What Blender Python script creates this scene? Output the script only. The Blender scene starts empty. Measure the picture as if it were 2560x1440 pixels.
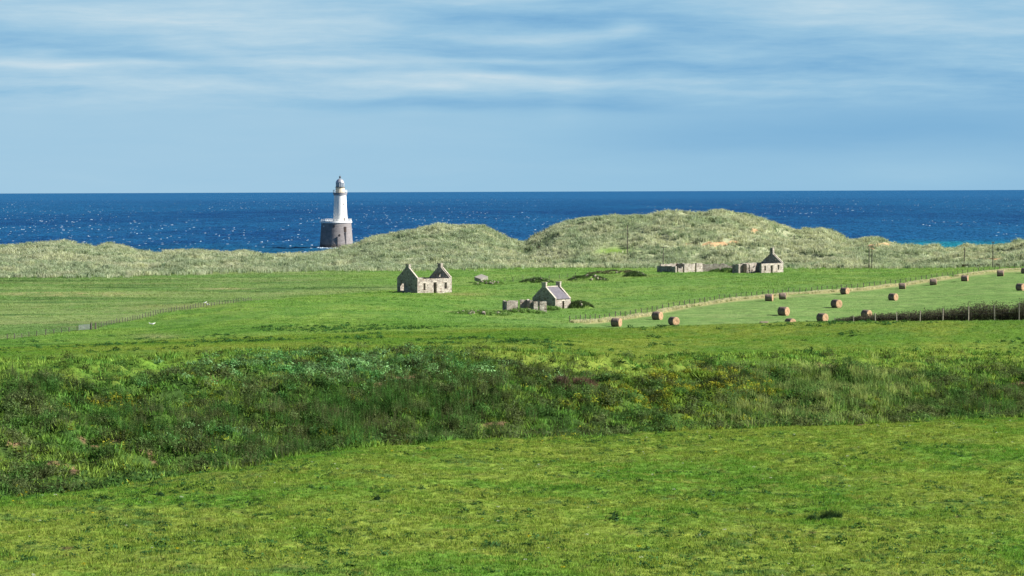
import bpy, math, random
import numpy as np
from mathutils import Matrix, Vector
from mathutils.geometry import tessellate_polygon

C = bpy.context.scene.collection
SC = bpy.context.scene
RAD = math.radians

# ------------------------------------------------------------------ camera
F = 5774.0                      # focal length in pixels of a 2560 px wide picture
CAMZ = 28.0
PITCH = math.atan(242.5 / F)
ROLL = RAD(0.20)
fw = Vector((0, math.cos(PITCH), -math.sin(PITCH)))
up0 = Vector((0, math.sin(PITCH), math.cos(PITCH)))
rt = Vector((1, 0, 0)) * math.cos(ROLL) - up0 * math.sin(ROLL)
up = up0 * math.cos(ROLL) + Vector((1, 0, 0)) * math.sin(ROLL)
cd = bpy.data.cameras.new('camera')
cam = bpy.data.objects.new('camera', cd)
C.objects.link(cam)
cd.sensor_width = 36.0
cd.lens = F / 2560 * 36
cd.clip_start = 1.0
cd.clip_end = 200000.0
cam.matrix_world = Matrix(((rt.x, up.x, -fw.x, 0), (rt.y, up.y, -fw.y, 0), (rt.z, up.z, -fw.z, CAMZ), (0, 0, 0, 1)))
SC.camera = cam

def ray(px, py):
    """world ray of a pixel of the 2560x1440 photograph, scaled so that its Y part is 1"""
    a = (np.asarray(px, float) - 1280) / F
    b = (720 - np.asarray(py, float)) / F
    x = fw.x + a * rt.x + b * up.x
    y = fw.y + a * rt.y + b * up.y
    z = fw.z + a * rt.z + b * up.z
    return x / y, z / y

def project(X, Y, Z):
    Z = Z - CAMZ
    d = X * fw.x + Y * fw.y + Z * fw.z
    d = np.maximum(d, 1.0)
    return 1280 + F * (X * rt.x + Y * rt.y + Z * rt.z) / d, 720 - F * (X * up.x + Y * up.y + Z * up.z) / d

# ------------------------------------------------------------------ light
SUN_EL, SUN_AZ = 32.0, 80.0     # degrees; azimuth to the right of the direction back towards the camera
s = Vector((math.sin(RAD(SUN_AZ)) * math.cos(RAD(SUN_EL)), -math.cos(RAD(SUN_AZ)) * math.cos(RAD(SUN_EL)), math.sin(RAD(SUN_EL))))
sd = bpy.data.lights.new('sun', 'SUN')
sd.energy = 5.0
sd.angle = RAD(0.53)
sd.color = (1.0, 0.95, 0.87)
sun = bpy.data.objects.new('sun', sd)
C.objects.link(sun)
sun.rotation_euler = (-s).to_track_quat('-Z', 'Y').to_euler()
SC.view_settings.view_transform = 'Standard'
SC.view_settings.look = 'None'
SC.view_settings.gamma = 1
SC.view_settings.exposure = 1.08
EXPO = 2 ** 1.08

# ------------------------------------------------------------------ node helper
class NT:
    def __init__(self, tree):
        self.t = tree
        tree.nodes.clear()
    def n(self, typ, **kw):
        nd = self.t.nodes.new(typ)
        for k, v in kw.items():
            setattr(nd, k, v)
        return nd
    def inp(self, nd, key, v):
        if v is None: return
        if isinstance(v, bpy.types.NodeSocket):
            self.t.links.new(v, nd.inputs[key])
        else:
            sk = nd.inputs[key]
            if hasattr(sk.default_value, '__len__') and not hasattr(v, '__len__'):
                v = [v] * len(sk.default_value)
            if hasattr(sk.default_value, '__len__') and len(sk.default_value) == 4 and len(v) == 3:
                v = (*v, 1)
            sk.default_value = v
    def m(self, op, a, b=None, c=None, clamp=False):
        nd = self.n('ShaderNodeMath', operation=op, use_clamp=clamp)
        self.inp(nd, 0, a); self.inp(nd, 1, b); self.inp(nd, 2, c)
        return nd.outputs[0]
    def vm(self, op, a, b=None):
        nd = self.n('ShaderNodeVectorMath', operation=op)
        self.inp(nd, 0, a); self.inp(nd, 1, b)
        return nd.outputs[0]
    def mix(self, f, a, b, blend='MIX'):
        nd = self.n('ShaderNodeMix', data_type='RGBA', blend_type=blend)
        self.inp(nd, 0, f); self.inp(nd, 6, a); self.inp(nd, 7, b)
        return nd.outputs[2]
    def noise(self, vec, scale, detail=4, rough=.55, dist=0, dim='3D'):
        nd = self.n('ShaderNodeTexNoise', noise_dimensions=dim)
        self.inp(nd, 'Vector', vec); self.inp(nd, 'Scale', scale); self.inp(nd, 'Detail', detail)
        self.inp(nd, 'Roughness', rough); self.inp(nd, 'Distortion', dist)
        return nd.outputs[0]
    def vor(self, vec, scale, feature='F1', out='Distance', rnd=1):
        nd = self.n('ShaderNodeTexVoronoi', feature=feature)
        self.inp(nd, 'Vector', vec); self.inp(nd, 'Scale', scale); self.inp(nd, 'Randomness', rnd)
        return nd.outputs[out]
    def map(self, vec, loc=(0, 0, 0), rot=(0, 0, 0), scale=(1, 1, 1)):
        nd = self.n('ShaderNodeMapping')
        self.inp(nd, 'Vector', vec); self.inp(nd, 'Location', loc); self.inp(nd, 'Rotation', rot); self.inp(nd, 'Scale', scale)
        return nd.outputs[0]
    def rng(self, v, a, b, c=0., d=1., smooth=True):
        nd = self.n('ShaderNodeMapRange', interpolation_type='SMOOTHSTEP' if smooth else 'LINEAR')
        for k, x in enumerate((v, a, b, c, d)): self.inp(nd, k, x)
        return nd.outputs[0]
    def ramp(self, v, stops):
        nd = self.n('ShaderNodeValToRGB')
        e = nd.color_ramp.elements
        while len(e) < len(stops): e.new(.5)
        for k, (p, c) in enumerate(stops):
            e[k].position = p; e[k].color = (*c, 1)
        self.inp(nd, 0, v)
        return nd.outputs[0]
    def attr(self, name, out='Color'):
        return self.n('ShaderNodeAttribute', attribute_name=name).outputs[out]
    def bump(self, h, strength=.5, dist=.1):
        nd = self.n('ShaderNodeBump')
        self.inp(nd, 'Height', h); self.inp(nd, 'Strength', strength); self.inp(nd, 'Distance', dist)
        return nd.outputs[0]

def newmat(name):
    m = bpy.data.materials.new(name)
    m.use_nodes = True
    return m, NT(m.node_tree)

def principled(nt, col, rough=.85, normal=None, spec=.3, metal=0.):
    b = nt.n('ShaderNodeBsdfPrincipled')
    nt.inp(b, 'Base Color', col); nt.inp(b, 'Roughness', rough); nt.inp(b, 'Normal', normal)
    nt.inp(b, 'Specular IOR Level', spec); nt.inp(b, 'Metallic', metal)
    o = nt.n('ShaderNodeOutputMaterial')
    nt.t.links.new(b.outputs[0], o.inputs[0])
    return b

# ------------------------------------------------------------------ sky: Nishita above, a low deck of streaky cloud near the horizon
w = bpy.data.worlds.new('World')
SC.world = w
w.use_nodes = True
nt = NT(w.node_tree)
sky = nt.n('ShaderNodeTexSky', sky_type='NISHITA', sun_disc=False)
sky.sun_elevation = RAD(SUN_EL)
sky.sun_rotation = math.atan2(s.x, s.y)
sky.air_density = 0.5; sky.dust_density = 0.1; sky.ozone_density = 2.0
gen = nt.n('ShaderNodeTexCoord').outputs['Generated']
sp = nt.n('ShaderNodeSeparateXYZ'); nt.inp(sp, 0, gen)
az = nt.m('MULTIPLY', nt.m('ARCTAN2', sp.outputs[0], sp.outputs[1]), 5.774)     # thousands of photo pixels
el = nt.m('MULTIPLY', nt.m('ARCTAN2', sp.outputs[2], nt.m('SQRT', nt.m('ADD', nt.m('MULTIPLY', sp.outputs[0], sp.outputs[0]), nt.m('MULTIPLY', sp.outputs[1], sp.outputs[1])))), 5.774)
cb = nt.n('ShaderNodeCombineXYZ'); nt.inp(cb, 0, az); nt.inp(cb, 1, el)
uv = cb.outputs[0]
w1 = nt.noise(nt.map(uv, scale=(1.3, 5, 1)), 1.0, 3, .5)
w2 = nt.noise(nt.map(uv, loc=(7, 3, 0), scale=(3.5, 9, 1)), 1.0, 3, .5)
elw = nt.m('ADD', el, nt.m('ADD', nt.m('MULTIPLY', nt.m('SUBTRACT', w1, .5), .07), nt.m('MULTIPLY', nt.m('SUBTRACT', w2, .5), .016)))
cb2 = nt.n('ShaderNodeCombineXYZ'); nt.inp(cb2, 0, az); nt.inp(cb2, 1, elw)
st1 = nt.noise(nt.map(cb2.outputs[0], loc=(2.3, .4, 0), rot=(0, 0, .02), scale=(1.1, 9, 1)), 1.0, 8, .62)
st2 = nt.noise(nt.map(cb2.outputs[0], loc=(9.3, 4.4, 0), rot=(0, 0, -.04), scale=(2.4, 22, 1)), 1.0, 7, .62)
st3 = nt.noise(nt.map(cb2.outputs[0], loc=(1.3, 8.4, 0), rot=(0, 0, .05), scale=(8, 55, 1)), 1.0, 6, .65)
tex = nt.m('ADD', nt.m('ADD', nt.m('MULTIPLY', nt.m('SUBTRACT', st1, .5), 1.7), nt.m('MULTIPLY', nt.m('SUBTRACT', st2, .5), .95)), nt.m('MULTIPLY', nt.m('SUBTRACT', st3, .5), .40))
hi = nt.rng(el, .17, .26)                                        # the streaks stop above a plain lower sky
acc = nt.m('MULTIPLY', tex, nt.m('MULTIPLY_ADD', hi, .85, .10))
def streak(px, py, sx, sy, amp, tilt=0.):
    """soft bright (or dark) bar of cloud: photo pixels from the middle of the view"""
    global acc
    du = nt.m('SUBTRACT', az, (px - 1280) / 1000.)
    ev = nt.m('SUBTRACT', nt.m('SUBTRACT', elw, (477.5 - py) / 1000.), nt.m('MULTIPLY', du, -tilt))
    a = nt.m('POWER', nt.m('DIVIDE', du, sx / 1000.), 2.0)
    b = nt.m('POWER', nt.m('DIVIDE', ev, sy / 1000.), 2.0)
    g = nt.m('EXPONENT', nt.m('MULTIPLY', nt.m('ADD', a, b), -1.0))
    acc = nt.m('MULTIPLY_ADD', g, amp, acc)
for a in ((120, 166, 260, 14, .38, .01), (60, 188, 420, 30, .20, .02), (520, 50, 420, 55, .32, .05), (200, 110, 330, 28, -.30, .02),
          (420, 160, 300, 26, -.30, .05), (800, 160, 260, 12, .38, .0), (700, 186, 330, 12, -.25, .0), (560, 226, 420, 14, .22, .03),
          (120, 232, 300, 14, -.18, .01), (1120, 206, 300, 22, .50, .01), (1180, 190, 480, 7, .22, .0), (1060, 262, 430, 16, -.32, .02),
          (1350, 96, 170, 22, .42, .01), (1575, 82, 60, 22, .50, .0), (1300, 50, 380, 30, -.38, .0), (1340, 153, 330, 8, .36, .0),
          (1520, 206, 260, 14, .20, .03), (1760, 230, 300, 9, .20, .06), (1530, 262, 150, 16, -.22, .01), (2060, 20, 220, 28, .36, .02),
          (2330, 80, 330, 40, .24, .05), (2050, 180, 600, 26, -.26, .03), (2150, 222, 600, 9, .16, .03), (2250, 320, 620, 55, -.26, .02),
          (1750, 360, 420, 40, -.16, .0), (2330, 430, 260, 30, .14, -.03), (1100, 115, 220, 30, -.18, .03), (1420, 240, 55, 60, .16, .0)):
    streak(*a)
right = nt.rng(az, -1.0, 1.4)
acc = nt.m('MULTIPLY', acc, .62)
base = nt.m('MULTIPLY_ADD', right, -.18, .60)
lev = nt.m('ADD', base, acc, clamp=True)
deck = nt.ramp(lev, [(0, (.125, .320, .580)), (.25, (.215, .450, .685)), (.5, (.315, .550, .740)), (.78, (.46, .655, .785)), (1, (.62, .75, .82))])
deckS = nt.vm('MULTIPLY', deck, (1 / EXPO,) * 3)
skyS = nt.vm('MULTIPLY', sky.outputs[0], (.05,) * 3)
fac = nt.rng(el, .50, .85)
cmp_ = nt.mix(fac, deckS, skyS)
bg = nt.n('ShaderNodeBackground')
nt.inp(bg, 0, cmp_); bg.inputs[1].default_value = 1.0
wo = nt.n('ShaderNodeOutputWorld')
nt.t.links.new(bg.outputs[0], wo.inputs[0])

# ------------------------------------------------------------------ numpy helpers
RNG = np.random.default_rng(11)
def _hash(ix, iy, seed):
    h = (ix.astype(np.int64) * 374761393 + iy.astype(np.int64) * 668265263 + seed * 1274126177) & 0xFFFFFFFF
    h = ((h ^ (h >> 13)) * 1274126177) & 0xFFFFFFFF
    h = h ^ (h >> 16)
    return (h & 0xFFFFFF) / float(0xFFFFFF)
def vnoise(x, y, seed=0):
    ix = np.floor(x); iy = np.floor(y)
    fx = x - ix; fy = y - iy
    ux = fx * fx * (3 - 2 * fx); uy = fy * fy * (3 - 2 * fy)
    a = _hash(ix, iy, seed); b = _hash(ix + 1, iy, seed); c = _hash(ix, iy + 1, seed); d = _hash(ix + 1, iy + 1, seed)
    return (a + (b - a) * ux) * (1 - uy) + (c + (d - c) * ux) * uy
def fbm(x, y, oct=4, seed=0, gain=.5):
    s_ = 0; amp = 1; tot = 0
    for k in range(oct):
        ca, sa = math.cos(k * 1.1), math.sin(k * 1.1)
        s_ = s_ + amp * vnoise((x * ca - y * sa) * 2 ** k + k * 17.3, (x * sa + y * ca) * 2 ** k - k * 9.1, seed + k)
        tot += amp; amp *= gain
    return s_ / tot
def sst(x, a, b):
    t = np.clip((x - a) / (b - a), 0, 1)
    return t * t * (3 - 2 * t)

def link(o, parent=None):
    C.objects.link(o)
    if parent is not None: o.parent = parent
    return o
def tag(o, label=None, cat=None, group=None, kind=None):
    if label: o['label'] = label
    if cat: o['category'] = cat
    if group: o['group'] = group
    if kind: o['kind'] = kind
    return o
def mk(name, V, Fc, mat, col=None, parent=None, smooth=False, link_=True):
    """mesh object from arrays; Fc is (n,3) or (n,4), or a list of those"""
    V = np.asarray(V, np.float32)
    Fl = Fc if isinstance(Fc, list) else [Fc]
    Fl = [np.asarray(f, np.int32) for f in Fl if len(f)]
    me = bpy.data.meshes.new(name)
    me.vertices.add(len(V)); me.vertices.foreach_set('co', V.ravel())
    nl = sum(f.size for f in Fl); npoly = sum(len(f) for f in Fl)
    me.loops.add(nl); me.polygons.add(npoly)
    me.loops.foreach_set('vertex_index', np.concatenate([f.ravel() for f in Fl]))
    tot = np.concatenate([np.full(len(f), f.shape[1], np.int32) for f in Fl])
    me.polygons.foreach_set('loop_start', np.concatenate([[0], np.cumsum(tot)[:-1]]).astype(np.int32))
    me.polygons.foreach_set('use_smooth', np.full(npoly, smooth, bool))
    if col is not None:
        at = me.color_attributes.new('Col', 'FLOAT_COLOR', 'POINT')
        c4 = np.ones((len(V), 4), np.float32); c4[:, :3] = col
        at.data.foreach_set('color', c4.ravel())
    me.update(calc_edges=True)
    me.validate()
    if mat is not None: me.materials.append(mat)
    o = bpy.data.objects.new(name, me)
    if link_: link(o, parent)
    return o
def empty(name, loc=(0, 0, 0), rz=0., label=None, cat=None, group=None):
    o = bpy.data.objects.new(name, None)
    o.empty_display_size = .3
    C.objects.link(o)
    o.location = loc; o.rotation_euler = (0, 0, rz)
    return tag(o, label, cat, group)
def copy_tree(o, parent=None):
    c = o.copy(); C.objects.link(c)
    if parent is not None: c.parent = parent
    for ch in list(o.children): copy_tree(ch, c)
    return c

# ------------------------------------------------------------------ the lie of the land
KX = np.array([-900, -400, 0, 320, 640, 960, 1280, 1600, 1920, 2240, 2560, 2960, 3460], float)
def ext(v):
    v = list(v)
    return np.array([v[0] * 1.0, v[0], *v, v[-1], v[-1]], float)
SKX = np.array([-900, -400, 0, 60, 140, 190, 240, 270, 310, 350, 370, 400, 430, 470, 520, 570, 600, 640, 700, 760, 800, 840, 880, 920, 960, 1000, 1040, 1070, 1100, 1130,
                1160, 1190, 1215, 1250, 1290, 1310, 1330, 1350, 1400, 1460, 1530, 1600, 1660, 1700, 1760, 1800, 1850, 1900, 1940, 1985, 2040, 2062, 2080, 2110, 2140, 2165,
                2190, 2230, 2255, 2280, 2310, 2340, 2400, 2460, 2500, 2540, 2560, 2960, 3460], float)
SKY = np.array([600, 606, 612, 612, 602, 610, 618, 609, 614, 627, 633, 633, 625, 623, 630, 634, 628, 633, 636, 634, 633, 625, 612, 597, 588, 582, 574, 566, 562, 565,
                562, 562, 570, 588, 603, 608, 595, 587, 560, 545, 537, 539, 534, 533, 528, 527, 533, 545, 560, 580, 577, 574, 582, 600, 603, 597,
                597, 609, 620, 619, 620, 622, 622, 620, 617, 610, 607, 596, 604], float)
DX = np.arange(-900, 3461, 10.)
def kn(v, w=KX): return np.interp(DX, w, v)
def smooth(a, n):
    k = np.hanning(n + 2)[1:-1]; k /= k.sum()
    return np.convolve(np.pad(a, n // 2, mode='edge'), k, mode='valid')[:len(a)]
def zray(Y, y): return CAMZ + Y * ray(DX, y)[1]
lines = []
def add_y(Y, y, n=25):
    Y = smooth(kn(ext(Y)), n); y = smooth(kn(ext(y)), n)
    lines.append((Y, zray(Y, y)))
def add_z(Y, z, n=25):
    lines.append((smooth(kn(ext(Y)), n), smooth(kn(ext(z)), n)))
one = [1] * 9
add_z([-80] * 9, [24.5] * 9)
add_z([0] * 9, [26.2] * 9)
add_z([30] * 9, [21.6] * 9)
Y1 = [58, 58, 58, 60, 60, 60, 62, 62, 64]
add_y(Y1, [1440] * 9)
Y2 = [92, 100, 108, 116, 124, 130, 136, 142, 148]
y2 = [1252, 1215, 1166, 1118, 1102, 1090, 1073, 1055, 1040]
add_y([.5 * (a + b) for a, b in zip(Y1, Y2)], [.40 * 1440 + .60 * b for b in y2])
Yc1 = smooth(kn(ext(Y2)), 25)
yc1 = np.interp(DX, [-900, -400, 0, 300, 500, 560, 600, 640, 700, 820, 960, 1120, 1280, 1500, 1700, 1920, 2240, 2560, 2960, 3460],
                [1300, 1290, 1252, 1218, 1182, 1176, 1178, 1166, 1152, 1130, 1116, 1108, 1104, 1098, 1086, 1073, 1060, 1045, 1035, 1030])
lines.append((Yc1, zray(Yc1, smooth(yc1, 5))))
Y3 = [a + 32 for a in Y2]
lines.append((smooth(kn(ext(Y3)), 25), zray(smooth(kn(ext(Y3)), 25), smooth(yc1, 25)) - 1.6))
Y4 = [180, 186, 192, 198, 202, 208, 214, 220, 226]
y4 = [918, 905, 888, 884, 886, 905, 900, 897, 905]
add_y([.5 * (a + b) for a, b in zip(Y3, Y4)], [.47 * a + .53 * b for a, b in zip(y2, y4)])
add_y(Y4, y4)
Y5 = [255, 258, 262, 266, 268, 268, 266, 258, 250]
yc2 = [872, 856, 843, 832, 826, 822, 812, 807, 804]
add_y(Y5, yc2)
Yc2 = lines[-1][0]
add_z([288, 290, 298, 302, 308, 310, 310, 298, 288], [9.2, 9.5, 10.6, 10.5, 10.0, 8.7, 8.0, 8.8, 9.6])
add_z([350] * 9, [8.5, 8.7, 10.15, 9.9, 8.9, 8.5, 8.5, 8.5, 9.0])
add_z([402] * 9, [8.3, 8.4, 9.2, 9.6, 8.0, 8.4, 8.6, 8.7, 9.5])
add_z([455] * 9, [8.2, 8.2, 7.9, 8.5, 8.2, 8.4, 8.6, 8.8, 10.0])
Y8 = [545, 550, 575, 590, 600, 600, 600, 600, 590]
add_y(Y8, [692, 690, 677, 672, 668, 666, 667, 668, 663])
Yfoot = lines[-1][0]; zfoot = lines[-1][1]
Yc = smooth(kn(ext([650, 655, 665, 690, 700, 705, 715, 715, 705])), 25)
ysk = np.interp(DX, SKX, SKY)
zc = zray(Yc, smooth(ysk, 3)) - .95
lines.append((.5 * (Yfoot + Yc), zfoot + .62 * (zc - zfoot)))
lines.append((Yc, zc))
lines.append((Yc + 45, np.minimum(zc - 2.0, 1.2 + .72 * (zc - 1.2))))
lines.append((np.full_like(Yc, 870), np.full_like(Yc, 1.2)))
lines.append((np.full_like(Yc, 960), np.full_like(Yc, -1.2)))
lines.append((np.full_like(Yc, 1150), np.full_like(Yc, -6.)))
LY = np.array([l[0] for l in lines]); LZ = np.array([l[1] for l in lines])
IC1, IC3, IB4, IC2, IFOOT, ICR = 5, 6, 8, 9, 14, 16

def columns(X, Y):
    px = np.clip(1280 + F * X / np.maximum(Y, 40), -900, 3460)
    f = (px + 900) / 10
    i = np.clip(f.astype(int), 0, len(DX) - 2); f = f - i
    return px, i, f
def lineY(k, X, Y):
    _, i, f = columns(X, Y)
    return LY[k][i] * (1 - f) + LY[k][i + 1] * f
def base_height(X, Y):
    _, i, f = columns(X, Y)
    ly = LY[:, i] * (1 - f) + LY[:, i + 1] * f
    lz = LZ[:, i] * (1 - f) + LZ[:, i + 1] * f
    h = np.diff(ly, axis=0); d = np.diff(lz, axis=0) / h
    m = np.zeros_like(ly)
    w1 = 2 * h[1:] + h[:-1]; w2 = h[1:] + 2 * h[:-1]
    ok = d[:-1] * d[1:] > 0
    with np.errstate(divide='ignore', invalid='ignore'):
        m[1:-1] = np.where(ok, (w1 + w2) / (w1 / np.where(ok, d[:-1], 1) + w2 / np.where(ok, d[1:], 1)), 0)
    m[0] = d[0]; m[-1] = d[-1]
    k = np.clip((ly <= Y).sum(0) - 1, 0, len(LY) - 2)
    ar = np.arange(len(X))
    hh = h[k, ar]; t = np.clip((Y - ly[k, ar]) / hh, 0, 1)
    t2 = t * t; t3 = t2 * t
    return (lz[k, ar] * (2 * t3 - 3 * t2 + 1) + hh * m[k, ar] * (t3 - 2 * t2 + t) + lz[k + 1, ar] * (-2 * t3 + 3 * t2) + hh * m[k + 1, ar] * (t3 - t2))
def height(X, Y):
    X = np.atleast_1d(np.asarray(X, float)); Y = np.atleast_1d(np.asarray(Y, float))
    sh = X.shape; X = X.ravel(); Y = Y.ravel()
    out = np.empty(len(X))
    for a in range(0, len(X), 200000):
        x = X[a:a + 200000]; y = Y[a:a + 200000]
        z = base_height(x, y)
        y1 = lineY(IC1, x, y); y4_ = lineY(IB4, x, y); yf = lineY(IFOOT, x, y); ycr = lineY(ICR, x, y); y2_ = lineY(IC2, x, y)
        # pasture lumps
        near = 1 - sst(y, y1 - 2, y1 + 14)
        nb = sst(y, 45, 60)
        z = z + near * nb * (.40 * (fbm(x / 9, y / 13, 3, 3) - .5) + .22 * (fbm(x / 1.5, y / 2.2, 3, 5) - .5) + .20 * (fbm(x / .42, y / .5, 2, 8) - .5))
        # rough bank
        bank = sst(y, y1 + 2, y1 + 20) * (1 - sst(y, y4_ - 8, y4_ + 6))
        z = z + bank * (1.9 * (fbm(x / 13, y / 13, 3, 21) - .5) + 1.35 * (np.abs(fbm(x / 4.2, y / 3.4, 3, 25) - .5) * 2 - .3) + .75 * (fbm(x / 1.2, y / 1.2, 2, 28) - .5))
        f2 = sst(y, y4_ - 4, y4_ + 10) * (1 - sst(y, yf - 20, yf))
        amp = np.interp(y, [180, 270, 350, 600], [1, .9, 1.0, 1.0])
        z = z + f2 * (.22 * (fbm(x / 14, y / 18, 3, 31) - .5) + amp * .34 * (fbm(x / 2.0, y / 2.6, 3, 35) - .5))
        # dunes: hummocks and slacks, calmer at the skyline
        du = sst(y, yf - 6, yf + 14) * (1 - sst(y, ycr + 20, ycr + 60))
        cr = np.exp(-((y - ycr) / 16.) ** 2)
        rel = np.interp(1280 + F * x / np.maximum(y, 40), [-400, 500, 900, 1250, 1500, 1700, 2200, 2960], [1.0, .8, .9, 1.2, 2.0, 2.9, 2.2, 1.6])
        rid = 1 - np.abs(fbm(x / 34, y / 26, 3, 41) - .5) * 4
        z = z + du * (1 - .86 * cr) * rel * (1.05 * rid - .35 + 1.0 * (fbm(x / 12, y / 10, 3, 45) - .5))
        z = z + du * (.95 * (fbm(x / 4.5, y / 4.5, 2, 47) - .5) * 2 + .8 * (fbm(x / 9., y / 40., 2, 49) - .5) * cr)
        out[a:a + 200000] = z
    return out.reshape(sh)

# coarse marching of view rays against the land, to stand things where they belong
def ground(px, py, y0=50., y1=900.):
    """first point of the land in that direction"""
    tx, tz = ray(px, py)
    Ys = np.arange(y0, y1, .5)
    H = height(tx * Ys, Ys)
    R = CAMZ + tz * Ys
    hit = np.nonzero(H >= R)[0]
    k = hit[0] if len(hit) else len(Ys) - 1
    Y = Ys[k]
    return Vector((tx * Y, Y, float(height(tx * Y, Y)[0])))
def at(px, Y):
    tx, _ = ray(px, 600)
    return Vector((tx * Y, Y, float(height(tx * Y, Y)[0])))
# ------------------------------------------------------------------ ground sheet
rows = [np.arange(-80, 50, 2.5), np.arange(50, 152, .32), np.arange(152, 245, .42), np.arange(245, 300, .55), np.arange(300, 540, 1.1), np.arange(540, 740, .8), np.arange(740, 1150, 7.)]
rows = np.concatenate(rows)
NC = 900
sx = np.linspace(-1, 1, NC)
GX = sx[None, :] * (np.maximum(rows, 0) * .33 + 26)[:, None]
GY = np.repeat(rows[:, None], NC, 1)
GZ = height(GX, GY)
gx, gy, gz = GX.ravel(), GY.ravel(), GZ.ravel()

FENCE_MID = [(1425, 806), (1500, 802), (1555, 794), (1618, 785), (1651, 778), (1736, 762), (1815, 750), (1902, 741), (2040, 730), (2170, 720), (2222, 713), (2267, 708), (2355, 695), (2434, 683), (2507, 675), (2600, 670)]
FENCE_LEFT = [(-60, 852), (9, 848), (30, 848), (51, 846), (71, 843), (91, 841), (111, 838), (132, 835), (152, 833), (175, 830), (197, 827), (227, 823), (239, 822), (305, 806), (335, 801), (357, 796), (382, 790), (400, 784), (475, 773), (500, 769), (542, 763), (592, 757), (630, 752)]
fm = np.array(FENCE_MID, float); fl = np.array(FENCE_LEFT, float)
VTX = [0, 300, 450, 600, 1200, 1330, 1600, 1900, 2200, 2560]
VTY = [945, 938, 912, 893, 890, 918, 922, 908, 918, 928]
def vegtop(px): return np.interp(px, VTX, VTY)
def colours(x, y, z):
    """what grows or lies at each place: linear albedo"""
    px, py = project(x, y, z)
    y1 = lineY(IC1, x, y); yb = lineY(IB4, x, y); y2_ = lineY(IC2, x, y); yf = lineY(IFOOT, x, y); ycr = lineY(ICR, x, y)
    vt = vegtop(px) + (fbm(x / 11, y / 11, 4, 117) - .5) * 90
    n1 = fbm(x / 11, y / 15, 4, 61)[:, None]; n2 = fbm(x / 2.2, y / 3.0, 4, 65)[:, None]; n3 = fbm(x / .7, y / .8, 3, 69)[:, None]
    def c(*a): return np.array(a)[None, :]
    def lerp(a, b, t):
        t = np.asarray(t)
        if t.ndim == 1: t = t[:, None]
        return a * (1 - t) + b * t
    # pasture: olive against fresh green
    near = lerp(c(.088, .192, .026), c(.170, .232, .040), sst(n1 * .6 + n2 * .4, .36, .64))
    near = lerp(near, c(.045, .120, .032), .8 * sst(n2 * .5 + n3 * .5, .56, .72))
    near = lerp(near, c(.25, .25, .055), .55 * sst(n3, .62, .85))
    bank = lerp(c(.036, .078, .018), c(.075, .130, .026), sst(n1 * .5 + n2 * .5, .40, .62))  # bank ground darkened, with the shadow of its plants put into the colour
    bank = lerp(bank, c(.030, .055, .018), .7 * sst(n2 * .4 + n3 * .6, .52, .7))
    soil = np.zeros(len(x))
    for (sx_, sy_, a, b, tl) in ((1012, 946, 36, 6, -.12), (940, 960, 18, 5, -.2), (370, 1132, 22, 7, .1), (385, 1152, 16, 9, .7), (64, 1158, 12, 6, .6), (230, 1110, 30, 6, .5), (290, 1100, 14, 8, .2), (150, 1162, 40, 4, .15),
                                 (185, 1175, 14, 7, 0), (530, 945, 30, 5, .15), (870, 900, 14, 4, 0), (2060, 915, 30, 5, .05), (2200, 935, 16, 5, 0), (100, 1185, 16, 8, .3), (2145, 1058, 20, 6, 0), (1235, 1060, 30, 5, -.1),
                                 (40, 1110, 22, 5, 0), (2030, 1332, 9, 2, 0), (2395, 1292, 9, 2, 0), (165, 1370, 12, 3, 0), (1420, 965, 26, 7, 0), (2560, 960, 40, 6, 0)):
        du = px - sx_; dv = py - sy_ - tl * du
        soil = np.maximum(soil, np.exp(-((du / a / 1.2) ** 2 + (dv / b / 1.35) ** 2)))
    sn = fbm(x / 1.1, y / 1.1, 3, 75)
    soilm = sst(soil + (sn - .5) * 1.0, .42, .62)
    f2 = lerp(c(.095, .185, .028), c(.160, .215, .038), sst(n1 * .55 + n2 * .45, .36, .60))
    f2 = lerp(f2, c(.055, .150, .030), .5 * sst(n2 * .7 + n3 * .3, .52, .66))
    # plain behind: bright knoll, greyer far pasture, mown hay field
    knoll = lerp(c(.115, .220, .045), c(.155, .250, .055), sst(n1, .40, .62))
    knoll = lerp(knoll, c(.060, .150, .028), .6 * sst(n2, .52, .70))
    s1 = fbm(x / 60, y / 9, 4, 81)[:, None]; s2 = fbm(x / 28, y / 5, 3, 85)[:, None]
    rough = lerp(c(.115, .205, .060), c(.175, .245, .088), sst(s1, .40, .62))
    rough = lerp(rough, c(.065, .130, .040), .7 * sst(s2, .54, .68))
    rough = lerp(rough, c(.25, .265, .12), .35 * sst(fbm(x / 45, y / 5, 3, 88)[:, None], .60, .72))
    far = lerp(c(.125, .228, .056), c(.158, .248, .066), sst(n1, .4, .62))
    far = lerp(far, c(.055, .135, .032), .55 * sst(n2, .56, .72))
    hay = lerp(c(.130, .230, .066), c(.158, .255, .080), sst(fbm(x / 30, y / 6, 3, 91)[:, None], .35, .65))
    hay = lerp(hay, c(.20, .27, .105), .5 * sst(fbm(x / 16, y / 3, 3, 93)[:, None], .62, .75))
    hay = hay * (1 + .07 * np.sin((y * .86 - x * .5) * 6.283 / 5.5 + 2 * fbm(x / 25, y / 25, 2, 92)) + .10 * (fbm(x / 3, y / 3, 3, 94) - .5))[:, None]
    fly = np.interp(px, fl[:, 0], fl[:, 1]); fly = np.where(px > 630, np.interp(px, [630, 800, 950, 1100, 1180, 1300], [752, 739, 727, 716, 700, 690]), fly)
    wob = (fbm(x / 7, y / 7, 2, 95) - .5) * 4
    isrough = sst(fly - py + wob, -1.5, 2.5) * (1 - sst(px, 1000, 1300) )
    plain = lerp(knoll, far, sst(px, 1050, 1350) * sst(450 - 0 + y * 0, 0, 1))
    plain = lerp(plain, rough, isrough)
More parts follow.
